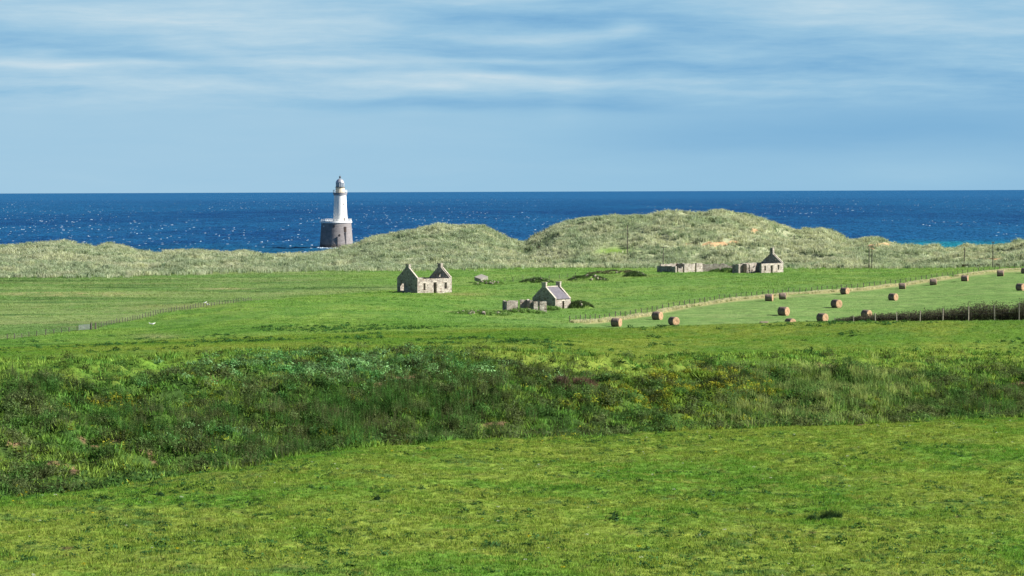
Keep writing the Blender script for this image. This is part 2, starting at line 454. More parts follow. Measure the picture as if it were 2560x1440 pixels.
    plain = lerp(plain, far, sst(y, 470, 490) * sst(px, 700, 1000) )
    fmy = np.interp(px, fm[:, 0], fm[:, 1])
    ish = sst(py - fmy + wob * .5, 1, 3.5) * sst(px, 1380, 1440)
    plain = lerp(plain, hay, ish)
    st = np.exp(-((py - fmy - 4.) / 2.8) ** 2) * sst(px, 1440, 1480) * sst(fbm(x / 6, y / 6, 3, 97), .22, .4)
    plain = lerp(plain, c(.36, .34, .17), .9 * st)
    for (sx_, sy_, a, b, amt, cc) in ((175, 735, 170, 4.0, .85, (.36, .31, .17)), (560, 722, 70, 2.5, .7, (.33, .31, .16)), (390, 842, 60, 7, .5, (.28, .26, .15)), (330, 700, 420, 3.5, .45, (.06, .12, .035)),
                                      (60, 704, 120, 3, .7, (.035, .07, .02)), (330, 748, 220, 3, .6, (.05, .11, .03)), (300, 719, 60, 3, .6, (.05, .10, .03)), (1160, 736, 70, 4, .6, (.25, .24, .10)), (260, 680, 300, 8, .5, (.17, .23, .10)),
                                      (90, 862, 130, 2.2, .7, (.04, .10, .025)), (230, 848, 70, 3, .5, (.06, .13, .03)), (1600, 690, 60, 4, .5, (.23, .24, .10)), (1420, 701, 90, 5, .4, (.20, .23, .10)), (1150, 779, 60, 2, .6, (.22, .24, .1)),
                                      (500, 736, 200, 2.2, .45, (.06, .12, .03)), (420, 765, 150, 6, .35, (.23, .23, .10)), (100, 770, 120, 6, .35, (.20, .23, .09)), (760, 722, 90, 2, .6, (.05, .10, .03)), (880, 719, 70, 1.6, .6, (.05, .10, .03))):
        g = amt * np.exp(-(((px - sx_) / a) ** 2 + ((py - sy_) / b) ** 2)) * sst(s2[:, 0] + n2[:, 0], .65, 1.0)
        plain = lerp(plain, c(*cc), g)
    dune = lerp(c(.23, .28, .165), c(.32, .355, .225), sst(fbm(x / 16, y / 14, 4, 101)[:, None], .36, .64))
    dune = lerp(dune, c(.38, .38, .25), .5 * sst(fbm(x / 7, y / 20, 3, 105)[:, None], .55, .72))
    sand = np.zeros(len(x))
    for (sx_, sy_, a, b) in ((1790, 610, 45, 6), (1725, 612, 22, 4), (1885, 576, 12, 8), (2185, 618, 30, 8), (2215, 612, 26, 7), (2480, 648, 60, 3), (1345, 618, 30, 3), (1835, 606, 16, 5)):
        sand = np.maximum(sand, np.exp(-(((px - sx_) / a) ** 2 + ((py - sy_) / b) ** 2)))
    sandm = sst(sand + (sn - .5) * .8, .40, .60)
    dune = lerp(dune, c(.48, .30, .17), sandm)
    dune = lerp(dune, c(.13, .235, .030), .9 * np.exp(-(((px - 1535) / 58) ** 2 + ((py - 628) / 12) ** 2)))
    dune = lerp(dune, c(.13, .22, .045), .6 * np.exp(-(((px - 150) / 90) ** 2 + ((py - 655) / 7) ** 2)))
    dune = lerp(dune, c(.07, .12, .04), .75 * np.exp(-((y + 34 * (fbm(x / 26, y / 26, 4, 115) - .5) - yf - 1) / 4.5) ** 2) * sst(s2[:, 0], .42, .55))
    beach = c(.42, .35, .24)
    col = lerp(near, bank, sst(y + 3 * (fbm(x / 4, y / 4, 3, 111) - .5), y1 + 1, y1 + 8))
    col = lerp(col, f2, np.maximum(sst(vt - py, -5, 9) * sst(y, y1 + 12, y1 + 30), sst(y, yb + 4, yb + 14)))
    col = lerp(col, plain, sst(y, y2_ - 3, y2_ + 12))
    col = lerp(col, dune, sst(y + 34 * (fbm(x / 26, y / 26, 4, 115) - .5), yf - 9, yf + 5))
    col = lerp(col, beach, sst(y, 800, 840))
    scm = soilm * (1 - sst(y, y2_ - 5, y2_))
    col = lerp(col, lerp(c(.11, .08, .045), c(.20, .125, .080), sst(y, y1, y1 + 5)), scm * .9)
    return np.clip(col, 0, 1), scm, sandm

gcol = np.empty((len(gx), 3))
gsoil = np.empty(len(gx)); gsand = np.empty(len(gx))
for a in range(0, len(gx), 150000):
    b = slice(a, a + 150000)
    gcol[b], gsoil[b], gsand[b] = colours(gx[b], gy[b], gz[b])

m, nt = newmat('turf')
co = nt.n('ShaderNodeTexCoord').outputs['Object']
col = nt.attr('Col')
na = nt.noise(co, 3.2, 4, .6)
nb_ = nt.noise(co, .9, 5, .6)
col = nt.mix(1, col, nt.ramp(na, [(.28, (.62, .66, .62)), (.5, (1, 1, 1)), (.72, (1.30, 1.22, 1.1))]), 'MULTIPLY')
col = nt.mix(1, col, nt.ramp(nb_, [(.3, (.78, .84, .8)), (.5, (1, 1, 1)), (.7, (1.16, 1.1, 1.05))]), 'MULTIPLY')
h = nt.m('ADD', nt.m('MULTIPLY', na, .25), nt.m('MULTIPLY', nt.noise(co, 7, 3, .6), .12))
b = principled(nt, col, 1.0, nt.bump(h, 1.0, .5), spec=.05)
M_TURF = m
i0 = (np.arange(len(rows) - 1)[:, None] * NC + np.arange(NC - 1)[None, :]).ravel()
quads = np.stack([i0, i0 + 1, i0 + NC + 1, i0 + NC], 1)
g = mk('ground', np.stack([gx, gy, gz], 1), quads, M_TURF, gcol, smooth=True)
tag(g, 'green pasture, rough bank and sand dunes running down to the sea', kind='structure')

# ------------------------------------------------------------------ sea
ys = [855.]
while ys[-1] < 5200: ys.append(ys[-1] * 1.0042)
while ys[-1] < 90000: ys.append(ys[-1] * 1.02)
ys = np.array(ys)
NS = 1150
ss = np.linspace(-1, 1, NS)
SX = ss[None, :] * (ys * .42)[:, None]; SY = np.repeat(ys[:, None], NS, 1)
def wave(x, y):
    wx = x * .94 + y * .34; wy = -x * .34 + y * .94
    a = 1 - np.abs(fbm(wx / 22, wy / 12, 2, 201) * 2 - 1) * 2
    b = 1 - np.abs(fbm(wx / 9, wy / 6, 2, 207) * 2 - 1) * 2
    return .55 * a + .35 * b - .4
SZ = wave(SX, SY) * np.interp(SY, [855, 940, 1100, 5200, 12000], [.15, .35, 1.0, 1.2, 0.0])
m, nt = newmat('sea_water')
geo = nt.n('ShaderNodeNewGeometry').outputs['Position']
sp = nt.n('ShaderNodeSeparateXYZ'); nt.inp(sp, 0, geo)
depth = nt.rng(sp.outputs[1], 950, 1350)
big = nt.noise(nt.map(geo, scale=(.0016, .0007, 1)), 1.0, 5, .6)
mid = nt.noise(nt.map(geo, scale=(.02, .006, 1)), 1.0, 4, .65)
fine = nt.noise(nt.map(geo, scale=(.12, .03, 1)), 1.0, 3, .6)
deep = nt.mix(nt.rng(nt.m('ADD', nt.m('MULTIPLY', big, .6), nt.m('MULTIPLY', mid, .4)), .36, .64), (.004, .044, .145, 1), (.010, .098, .225, 1))
shallow = nt.mix(nt.rng(mid, .3, .7), (.003, .055, .125, 1), (.007, .095, .170, 1))
deep = nt.mix(nt.rng(sp.outputs[1], 1800, 11000), deep, (.015, .110, .255, 1))  # horizon haze and sky reflection painted in: water lightens with distance
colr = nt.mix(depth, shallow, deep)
bay = nt.m('MULTIPLY', nt.rng(nt.m('DIVIDE', sp.outputs[0], sp.outputs[1]), .10, .19), nt.rng(nt.m('ADD', sp.outputs[1], nt.m('MULTIPLY', mid, 300.)), 1280, 1480, .8, 0))
colr = nt.mix(bay, colr, (.010, .20, .25, 1))
colr = nt.mix(nt.rng(fine, .35, .7, 0, .35), colr, (.001, .018, .06, 1))
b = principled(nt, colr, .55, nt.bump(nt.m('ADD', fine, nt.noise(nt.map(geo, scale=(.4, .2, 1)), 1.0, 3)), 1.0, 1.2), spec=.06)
M_SEA = m
i0 = (np.arange(len(ys) - 1)[:, None] * NS + np.arange(NS - 1)[None, :]).ravel()
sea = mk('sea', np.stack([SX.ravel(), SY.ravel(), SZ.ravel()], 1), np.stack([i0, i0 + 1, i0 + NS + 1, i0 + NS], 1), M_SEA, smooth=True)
tag(sea, 'deep blue choppy sea stretching to the horizon', kind='structure')

# breaking crests: low tents of foam standing on the waves
m, nt = newmat('foam')
principled(nt, (.36, .45, .54, 1), .9, spec=.1)
M_FOAM = m
def foam():
    N = 17000
    v = RNG.random(N)
    Y = 1 / (1 / 1010. + v * (1 / 14000. - 1 / 1010.))       # even in the picture height
    Y = Y * 1.0
    keep = RNG.random(N) < np.interp(Y, [1000, 1300, 2000, 5000, 14000], [.05, .25, .75, 1, .45])
    Y = Y[keep]; N = len(Y)
    X = (RNG.random(N) * 2 - 1) * Y * .38
    cl = fbm(X / 120, Y / 400, 3, 301)
    k = RNG.random(N) < sst(cl, .38, .62)
    X = X[k]; Y = Y[k]; N = len(X)
    L = RNG.gamma(1.5, .20, N) * np.interp(Y, [1000, 3000, 14000], [.7, 1.2, 2.4]) + .3
    L = np.minimum(L, np.interp(Y, [1000, 3000, 14000], [.9, 2.2, 5]))
    Hh = RNG.uniform(.16, .40, N) * np.interp(Y, [1000, 3000, 14000], [.6, .9, 1.4])
    Z = wave(X, Y) * np.interp(Y, [855, 940, 1100, 5200, 12000], [.15, .35, 1.0, 1.2, 0.0])
    ns = 7
    V = []; T = []
    ang = RNG.normal(0, .25, N)
    t = np.linspace(-1, 1, ns)
    base = np.arange(N)[:, None]
    prof = np.sqrt(np.clip(1 - t ** 2, 0, 1))[None, :] * RNG.uniform(.35, 1.0, (N, ns))
    xs = X[:, None] + t[None, :] * L[:, None] * np.cos(ang)[:, None]
    yc = Y[:, None] + t[None, :] * L[:, None] * np.sin(ang)[:, None] + RNG.normal(0, .25, (N, ns))
    wd = .9
    front = np.stack([xs, yc - wd, np.repeat(Z[:, None] - .25, ns, 1)], -1)
    top = np.stack([xs, yc, Z[:, None] + prof * Hh[:, None]], -1)
    back = np.stack([xs, yc + wd, np.repeat(Z[:, None] - .25, ns, 1)], -1)
    V = np.stack([front, top, back], 2).reshape(-1, 3)        # N, ns, 3
    q = []
    for i in range(ns - 1):
        a = i * 3
        q.append([a, a + 3, a + 4, a + 1]); q.append([a + 1, a + 4, a + 5, a + 2])
    q = np.array(q)
    Fq = (np.arange(N)[:, None, None] * ns * 3 + q[None]).reshape(-1, 4)
    o = mk('whitecaps', V, Fq, M_FOAM, smooth=True)
    tag(o, 'small white wave crests flecking the blue sea', 'foam', kind='stuff')
foam()
# ------------------------------------------------------------------ plants: small meshes scattered in their thousands over the ground
def veg_mat(name, tr=.42, rough=.7, var=.0):
    m, nt = newmat(name)
    col = nt.attr('Col')
    d = nt.n('ShaderNodeBsdfDiffuse'); nt.inp(d, 0, col)
    t = nt.n('ShaderNodeBsdfTranslucent'); nt.inp(t, 0, nt.mix(1, col, (1.1, 1.1, .8, 1), 'MULTIPLY'))
    mx = nt.n('ShaderNodeMixShader'); nt.inp(mx, 0, tr)
    nt.t.links.new(d.outputs[0], mx.inputs[1]); nt.t.links.new(t.outputs[0], mx.inputs[2])
    o = nt.n('ShaderNodeOutputMaterial'); nt.t.links.new(mx.outputs[0], o.inputs[0])
    return m
M_VEG = veg_mat('leaf')

def blades(rng, n, h, spread, width, lean=.4, curve=0., wind=0.):
    """tuft of n tapering blades; returns verts (m,3), tris, blade index"""
    V = []; T = []; B = []
    for i in range(n):
        a = rng.random() * 2 * math.pi; r = spread * math.sqrt(rng.random())
        bx, by = r * math.cos(a), r * math.sin(a)
        a2 = rng.random() * 2 * math.pi
        hh = h * rng.uniform(.55, 1.0); le = hh * rng.uniform(.05, lean)
        tx = bx + le * math.cos(a2) + wind * hh + bx * .5; ty = by + le * math.sin(a2) + by * .5
        a3 = rng.random() * math.pi; wx, wy = width * math.cos(a3) * .5, width * math.sin(a3) * .5
        k = len(V)
        if curve:
            mx, my, mz = bx + (tx - bx) * .35, by + (ty - by) * .35, hh * .72
            V += [(bx - wx, by - wy, -.03), (bx + wx, by + wy, -.03), (mx - wx * .8, my - wy * .8, mz), (mx + wx * .8, my + wy * .8, mz), (tx + curve * hh * math.cos(a2), ty + curve * hh * math.sin(a2), hh * .95)]
            T += [(k, k + 1, k + 3), (k, k + 3, k + 2), (k + 2, k + 3, k + 4)]; B += [i] * 5
        else:
            V += [(bx - wx, by - wy, -.02), (bx + wx, by + wy, -.02), (tx, ty, hh)]
            T += [(k, k + 1, k + 2)]; B += [i] * 3
    return np.array(V), np.array(T), np.array(B)
def leafy(rng, n, rx, rz, size, stems=0):
    """low bushy clump of n leaves through a dome"""
    V = []; T = []; B = []
    for i in range(n):
        d = np.array([rng.gauss(0, 1), rng.gauss(0, 1), abs(rng.gauss(0, 1)) * .9])
        d /= np.linalg.norm(d) + 1e-6
        r = rng.random() ** .45 * rng.uniform(.75, 1.1)
        c = d * np.array([rx, rx, rz]) * r
        nn = d * .7 + np.array([rng.gauss(0, .6), rng.gauss(0, .6), rng.gauss(0, .5) + .4]); nn /= np.linalg.norm(nn)
        t = np.cross(nn, [rng.gauss(0, 1), rng.gauss(0, 1), rng.gauss(0, 1)]); t /= np.linalg.norm(t) + 1e-6
        b = np.cross(nn, t)
        s_ = size * rng.uniform(.6, 1.3); k = len(V)
        V += [tuple(c - t * s_), tuple(c + b * s_ * .42), tuple(c + t * s_), tuple(c - b * s_ * .42)]
        T += [(k, k + 1, k + 2), (k, k + 2, k + 3)]; B += [i] * 4
    for j in range(stems):
        a = rng.random() * 6.28; r = rx * rng.uniform(.2, 1.0); k = len(V)
        x, y = r * math.cos(a), r * math.sin(a); w_ = size * .12
        V += [(x * .2 - w_, y * .2, -.05), (x * .2 + w_, y * .2, -.05), (x, y, rz * rng.uniform(.8, 1.35))]
        T += [(k, k + 1, k + 2)]; B += [n + j] * 3
    return np.array(V), np.array(T), np.array(B)
def spires(rng, n, h, spread, leaf):
    """upright leafy stems (willowherb, nettles)"""
    V = []; T = []; B = []
    for i in range(n):
        a = rng.random() * 6.28; r = spread * math.sqrt(rng.random()); x, y = r * math.cos(a), r * math.sin(a)
        hh = h * rng.uniform(.6, 1.05); lx, ly = rng.gauss(0, .10) * hh, rng.gauss(0, .10) * hh; w_ = .016
        k = len(V)
        V += [(x - w_, y, -.05), (x + w_, y, -.05), (x + lx, y + ly, hh)]
        T += [(k, k + 1, k + 2)]; B += [i] * 3
        m_ = int(9)
        for j in range(m_):
            t = rng.uniform(.15, 1.0); cx, cy, cz = x + lx * t, y + ly * t, hh * t
            a2 = rng.random() * 6.28; l = leaf * (1.15 - .6 * t) * rng.uniform(.7, 1.2); k = len(V)
            dx, dy = math.cos(a2), math.sin(a2); dz = rng.uniform(-.1, .8)
            V += [(cx, cy, cz), (cx + dx * l * .5 - dy * l * .16, cy + dy * l * .5 + dx * l * .16, cz + dz * l * .5), (cx + dx * l, cy + dy * l, cz + dz * l), (cx + dx * l * .5 + dy * l * .16, cy + dy * l * .5 - dx * l * .16, cz + dz * l * .5)]
            T += [(k, k + 1, k + 2), (k, k + 2, k + 3)]; B += [i] * 4
    return np.array(V), np.array(T), np.array(B)

def scatter(P, S, cols, protos, jit=.16):
    """merge transformed copies of the protos into one set of arrays"""
    n = len(P)
    which = RNG.integers(0, len(protos), n); ang = RNG.random(n) * 2 * math.pi
    VV, TT, CC = [], [], []; off = 0
    for j, (V, T, B) in enumerate(protos):
        idx = np.nonzero(which == j)[0]
        if not len(idx): continue
        ca, sa = np.cos(ang[idx])[:, None], np.sin(ang[idx])[:, None]
        x = (V[None, :, 0] * ca - V[None, :, 1] * sa) * S[idx][:, None] + P[idx, 0][:, None]
        y = (V[None, :, 0] * sa + V[None, :, 1] * ca) * S[idx][:, None] + P[idx, 1][:, None]
        z = V[None, :, 2] * S[idx][:, None] + P[idx, 2][:, None]
        VV.append(np.stack([x, y, z], -1).reshape(-1, 3))
        TT.append((T[None] + (np.arange(len(idx)) * len(V))[:, None, None]).reshape(-1, 3) + off)
        nb = B.max() + 1
        jj = 1 + jit * RNG.normal(0, 1, (len(idx), nb))[:, B]
        c = cols[idx][:, None, :] * np.clip(jj, .45, 1.7)[:, :, None]
        CC.append(c.reshape(-1, 3)); off += len(idx) * len(V)
    return np.concatenate(VV), np.concatenate(TT), np.clip(np.concatenate(CC), 0, 1)
def pts(n, ya, yb, fx=.27, mx=7., even=True):
    """random points of the land between two distances"""
    Y = np.sqrt(RNG.uniform(ya ** 2, yb ** 2, n)) if even else RNG.uniform(ya, yb, n)
    X = (RNG.random(n) * 2 - 1) * (Y * fx + mx)
    return X, Y
def stuff(name, label, cat, layers, mat=None):
    VV, TT, CC = [], [], []; off = 0
    for V, T, Cc in layers:
        VV.append(V); TT.append(T + off); CC.append(Cc); off += len(V)
    o = mk(name, np.concatenate(VV), np.concatenate(TT), mat or M_VEG, np.concatenate(CC))
    return tag(o, label, cat, kind='stuff')
pr = random.Random(5)
def protos(fn, k, *a, **kw): return [fn(pr, *a, **kw) for _ in range(k)]
TUFT_S = protos(blades, 8, 9, .075, .09, .020, lean=.7)
TUFT_M = protos(blades, 8, 7, .16, .14, .035, lean=.7)
TUFT_L = protos(blades, 8, 7, .34, .42, .09, lean=.6)
WEED = protos(leafy, 6, 26, .22, .16, .055, 2)
WEEDB = protos(leafy, 6, 44, .55, .45, .105, 5)
BUSH = protos(leafy, 6, 95, .80, .75, .10, 14)
SPIRE = protos(spires, 6, 9, 1.15, .40, .17)
TALLG = protos(blades, 6, 16, 1.0, .34, .028, lean=.35, curve=.15)
MARRAM = protos(blades, 8, 15, 1.0, .50, .085, lean=.55, curve=.30, wind=.10)

def gc(x, y, z):
    out = np.empty((len(x), 3))
    for a in range(0, len(x), 150000):
        b = slice(a, a + 150000); out[b] = colours(x[b], y[b], z[b])[0]
    return out
def bare(x, y, z):
    return colours(x, y, z)[1] > .15
# near pasture
X, Y = pts(230000, 50, 150)
k = Y < lineY(IC1, X, Y) + 5; X, Y = X[k], Y[k]
Z = height(X, Y)
kb = ~bare(X, Y, Z); X, Y, Z = X[kb], Y[kb], Z[kb]
cc = gc(X, Y, Z) * RNG.uniform(.75, 1.25, (len(X), 1))
dk = RNG.random(len(X)) < .10; cc[dk] *= np.array([.42, .6, .6])
dry = RNG.random(len(X)) < .08
cc *= 1.24
cc[dry] = cc[dry] * .5 + np.array([.17, .15, .05])
L1 = scatter(np.stack([X, Y, Z], 1), RNG.uniform(.6, 1.4, len(X)) * (.5 + 1.2 * fbm(X / 1.3, Y / 1.6, 2, 401)), cc, TUFT_S, .30)
X, Y = pts(26000, 50, 150)
cl = fbm(X / 2.6, Y / 3.2, 3, 405) * .6 + fbm(X / 14, Y / 14, 2, 407) * .4
px, py = project(X, Y, height(X, Y))
ext_ = .10 * np.exp(-(((px - 160) / 240) ** 2 + ((py - 1345) / 40) ** 2)) + .07 * np.exp(-(((px - 330) / 130) ** 2 + ((py - 1250) / 14) ** 2))
k = (Y < lineY(IC1, X, Y) + 2) & (cl + ext_ > .57 - .09 * RNG.random(len(X))); X, Y = X[k], Y[k]
wc = np.array([.040, .105, .026]) * RNG.uniform(.6, 1.5, (len(X), 1)) + np.array([.02, .03, .02]) * RNG.random((len(X), 1))
L2 = scatter(np.stack([X, Y, height(X, Y)], 1), RNG.gamma(3, .13, len(X)) + .18, wc, WEED)
X, Y = pts(420, 50, 150)
k = (Y < lineY(IC1, X, Y) - 2); X, Y = X[k], Y[k]
fcol = np.where(RNG.random((len(X), 1)) < .4, np.array([[.55, .45, .02]]), np.array([[.55, .58, .5]]))
L3 = scatter(np.stack([X, Y, height(X, Y) + .06], 1), RNG.uniform(.18, .42, len(X)), fcol, WEED)
stuff('pasture_grass', 'short tussocky grass and weeds of the nearest pasture', 'grass', [L1, L2, L3])

# far side pasture up to the second brow
X, Y = pts(110000, 178, 320, .27, 10)
yb = lineY(IB4, X, Y)
k = Y > yb - 5; X, Y = X[k], Y[k]; Z = height(X, Y)
cc = gc(X, Y, Z) * RNG.uniform(.75, 1.25, (len(X), 1))
L1 = scatter(np.stack([X, Y, Z], 1), RNG.uniform(.7, 1.3, len(X)), cc * 1.35, TUFT_M)
X, Y = pts(26000, 178, 300, .27, 10)
px, py = project(X, Y, height(X, Y))
cl = fbm(X / 5, Y / 7, 3, 411) * .6 + fbm(X / 22, Y / 30, 2, 415) * .4
k = (Y > lineY(IB4, X, Y) - 8) & (cl + .05 * sst(px, 1800, 2300) > .60 - .07 * RNG.random(len(X))); X, Y = X[k], Y[k]
wc = np.array([.036, .100, .030]) * RNG.uniform(.6, 1.6, (len(X), 1))
L2 = scatter(np.stack([X, Y, height(X, Y)], 1), RNG.gamma(3, .28, len(X)) + .3, wc, WEED)
stuff('weedy_grass', 'yellow green grass and dark weeds on the brow above the gully', 'grass', [L1, L2])

# overgrown bank
def gauss(px, py, a, b, c, d): return np.exp(-(((px - a) / c) ** 2 + ((py - b) / d) ** 2))
X, Y = pts(140000, 98, 236, .27, 8)
y1 = lineY(IC1, X, Y); yb = lineY(IB4, X, Y)
k = (Y > y1 + 3.0) & (Y < yb + 8); X, Y = X[k], Y[k]; Z = height(X, Y)
kb = ~(bare(X, Y, Z) & (RNG.random(len(X)) < .93)); X, Y, Z = X[kb], Y[kb], Z[kb]
y1 = lineY(IC1, X, Y); yb = lineY(IB4, X, Y)
frac = (Y - y1) / (yb - y1)
px, py = project(X, Y, Z)
n = len(X)
c1 = fbm(X / 7, Y / 7, 3, 421); c2 = fbm(X / 2.2, Y / 2.2, 2, 425); r = RNG.random(n)
wA = 1.15 * gauss(px, py, 960, 1040, 300, 60) + .9 * gauss(px, py, 1060, 960, 200, 45) + .28 * np.exp(-((frac - .35) / .14) ** 2) * sst(c1, .34, .56) * (1 - sst(px, 2050, 2300)) + .7 * gauss(px, py, 60, 960, 140, 50) + .6 * gauss(px, py, 400, 1060, 200, 40) + .6 * gauss(px, py, 620, 1140, 240, 40) + .6 * gauss(px, py, 2460, 1010, 160, 35)
wB = 1.2 * gauss(px, py, 900, 925, 330, 42) + .5 * gauss(px, py, 640, 905, 160, 25) + .5 * gauss(px, py, 520, 1090, 150, 30)
wC = 1.1 * gauss(px, py, 2100, 960, 190, 55) + .5 * gauss(px, py, 660, 965, 50, 40) + .45 * gauss(px, py, 1950, 1040, 200, 40)
wD = .9 * gauss(px, py, 1720, 970, 190, 60) + .3 * gauss(px, py, 310, 1010, 80, 20) + .08
wE = .75 * sst(c2, .45, .65) + .15
wG = .75 + .5 * sst(frac, .75, 1.0)
W = np.stack([wA, wB, wC, wD, wE, wG], 1) ** 1.6; W /= W.sum(1, keepdims=True)
t = (np.cumsum(W, 1) < RNG.random((n, 1))).sum(1)
vt = vegtop(px) + (fbm(X / 11, Y / 11, 4, 117) - .5) * 90
keep = RNG.random(n) < np.where(t == 5, 1 - .8 * sst(vt - py, -8, 12), 1 - .93 * sst(vt - py, -8, 10))
P = np.stack([X, Y, Z], 1)
def lay(k, sc, col, pr_, thin=1.0, jit=.2):
    idx = np.nonzero(keep & (t == k) & (RNG.random(n) < thin))[0]
    c_ = np.array(col)[None] if not callable(col) else col(idx)
    return scatter(P[idx], sc(len(idx)), np.repeat(c_, len(idx), 0) * RNG.uniform(.6, 1.5, (len(idx), 1)) if not callable(col) else c_, pr_, jit)
def mixcol(a, b, s1=1.2, seed=7):
    def f(idx):
        q = sst(fbm(X[idx] / s1, Y[idx] / s1, 2, seed), .35, .65)[:, None]
        return (np.array(a)[None] * (1 - q) + np.array(b)[None] * q) * RNG.uniform(.40, 1.95, (len(idx), 1))
    return f
bk = [lay(0, lambda m: RNG.uniform(.55, 1.15, m), mixcol((.048, .125, .028), (.085, .105, .045)), SPIRE),
      lay(1, lambda m: RNG.uniform(.7, 1.3, m), mixcol((.075, .195, .060), (.16, .29, .12)), WEEDB),
      lay(2, lambda m: RNG.uniform(.6, 1.2, m), mixcol((.10, .18, .05), (.235, .285, .10)), TALLG),
      lay(3, lambda m: RNG.uniform(.6, 1.1, m), mixcol((.11, .18, .025), (.24, .24, .03), 2.5), WEEDB),
      lay(4, lambda m: RNG.uniform(.45, 1.15, m), mixcol((.060, .125, .034), (.080, .105, .042), 2), BUSH, .55),
      lay(5, lambda m: RNG.uniform(.7, 1.5, m), mixcol((.085, .185, .036), (.165, .25, .048), 2), TUFT_L)]
stuff('bank_scrub', 'dark green tangle of nettles, weeds and low scrub on the gully bank', 'scrub', bk)

# plain behind: longer grass
X, Y = pts(120000, 285, 610, .27, 14)
yf = lineY(IFOOT, X, Y); k = (Y > lineY(IC2, X, Y) + 5) & (Y < yf); X, Y = X[k], Y[k]; Z = height(X, Y)
px, py = project(X, Y, Z)
fmy = np.interp(px, fm[:, 0], fm[:, 1]); ish = (py > fmy) & (px > 1420)
k = (~ish) & (RNG.random(len(X)) < np.where(px < 650, 1, .8)); X, Y, Z = X[k], Y[k], Z[k]
cc = gc(X, Y, Z) * 1.4 * RNG.uniform(.72, 1.28, (len(X), 1))
L1 = scatter(np.stack([X, Y, Z], 1), RNG.uniform(.5, 1.05, len(X)) * (.5 + fbm(X / 6, Y / 6, 2, 431)) * np.interp(Y, [300, 600], [.7, 1.1]), cc, TUFT_L)
stuff('meadow_grass', 'uneven grass of the fields between the gully and the dunes', 'grass', [L1])

# marram on the dunes
X, Y = pts(125000, 535, 775, .27, 20)
yf = lineY(IFOOT, X, Y); k = (Y + 34 * (fbm(X / 26, Y / 26, 4, 115) - .5) > yf - 6 - 12 * RNG.random(len(X)) ** 3) & (Y < lineY(ICR, X, Y) + 22)
X, Y = X[k], Y[k]; Z = height(X, Y)
px, py = project(X, Y, Z)
_, _, sd_ = colours(X, Y, Z)
gr = 1.2 * gauss(px, py, 1535, 629, 56, 13)
k = (RNG.random(len(X)) > sd_ * .93) & (RNG.random(len(X)) > gr); X, Y, Z = X[k], Y[k], Z[k]
q = sst(fbm(X / 9, Y / 9, 3, 441), .35, .65)[:, None]
cc = (np.array([.355, .425, .285])[None] * (1 - q) + np.array([.49, .52, .37])[None] * q) * RNG.uniform(.70, 1.25, (len(X), 1))
dk = RNG.random(len(X)) < .09; cc[dk] *= np.array([.35, .45, .42])
L1 = scatter(np.stack([X, Y, Z], 1), RNG.uniform(.8, 1.5, len(X)) * (.35 + 1.0 * fbm(X / 3.5, Y / 3.5, 2, 445)) * 1.1, cc, MARRAM)
stuff('marram_grass', 'pale grey green marram grass covering the sand dunes', 'dune grass', [L1])

# tall pale grass left uncut along the field fence
gp = [ground(a, b, 300) for a, b in FENCE_MID]
gp = np.array([[v.x, v.y, v.z] for v in gp])
sl = np.concatenate([[0], np.cumsum(np.hypot(*np.diff(gp[:, :2], axis=0).T))])
def along(s_): return np.stack([np.interp(s_, sl, gp[:, i]) for i in range(2)], 1)
ss_ = RNG.uniform(0, sl[-1], 9000)
q = along(ss_); off = RNG.uniform(0, 1, len(ss_)) ** 1.2 * 2.8
X, Y = q[:, 0] + off * .30, q[:, 1] - off * .95 - .4
k = fbm(ss_ / 7, off / 3, 3, 451) > .36; X, Y = X[k], Y[k]
px, py = project(X, Y, height(X, Y))
cc = np.array([.64, .61, .42])[None] * RNG.uniform(.75, 1.2, (len(X), 1)); gk = RNG.random(len(X)) < .15; cc[gk] = [.14, .20, .06]
L1 = scatter(np.stack([X, Y, height(X, Y)], 1), RNG.uniform(.35, .62, len(X)), cc, protos(blades, 6, 14, .9, .35, .05, lean=.4, curve=.2))
stuff('dry_grass', 'strip of long straw coloured grass beside the field fence', 'dry grass', [L1])
# ------------------------------------------------------------------ materials of built things
def stone_mat(name, cols, mortar=(.33, .30, .26), scale=2.6, bump=.7, stain=.75):
    m, nt = newmat(name)
    co = nt.n('ShaderNodeTexCoord').outputs['Object']
    wob = nt.noise(co, 2.5, 3)
    cw = nt.vm('ADD', nt.map(co, scale=(1, 1, 1.5)), nt.vm('MULTIPLY', nt.n('ShaderNodeTexNoise').outputs['Color'], (.15,) * 3))
    vc = nt.vor(cw, scale, out='Color')
    sp = nt.n('ShaderNodeSeparateColor'); nt.inp(sp, 0, vc)
    c = nt.ramp(sp.outputs[0], cols)
    ed = nt.vor(cw, scale, feature='DISTANCE_TO_EDGE')
    c = nt.mix(nt.rng(ed, .02, .09, .8, 0), c, mortar + (1,))
    c = nt.mix(nt.rng(nt.noise(co, .9, 5, .65), .50, .70, 0, stain), c, (.16, .13, .10, 1))
    c = nt.mix(nt.rng(nt.noise(nt.map(co, loc=(5, 5, 5)), 1.6, 4, .6), .56, .68, 0, .7), c, (.24, .15, .10, 1))
    c = nt.mix(nt.rng(nt.noise(nt.map(co, loc=(9, 2, 5)), 1.3, 4, .6), .52, .70, 0, .55), c, (.50, .46, .39, 1))
    h = nt.m('ADD', nt.m('MULTIPLY', nt.rng(ed, 0, .12), .6), nt.noise(co, 9, 4))
    principled(nt, c, .95, nt.bump(h, bump, .12), spec=.1)
    return m
WALLC = [(0, (.18, .16, .14)), (.22, (.41, .375, .32)), (.45, (.30, .275, .235)), (.7, (.52, .48, .41)), (1, (.16, .14, .125))]
M_STONE = stone_mat('rubble_masonry', WALLC)
M_DARKST = stone_mat('weathered_masonry', [(0, (.26, .23, .20)), (.5, (.38, .34, .29)), (1, (.22, .19, .17))], (.30, .28, .24))
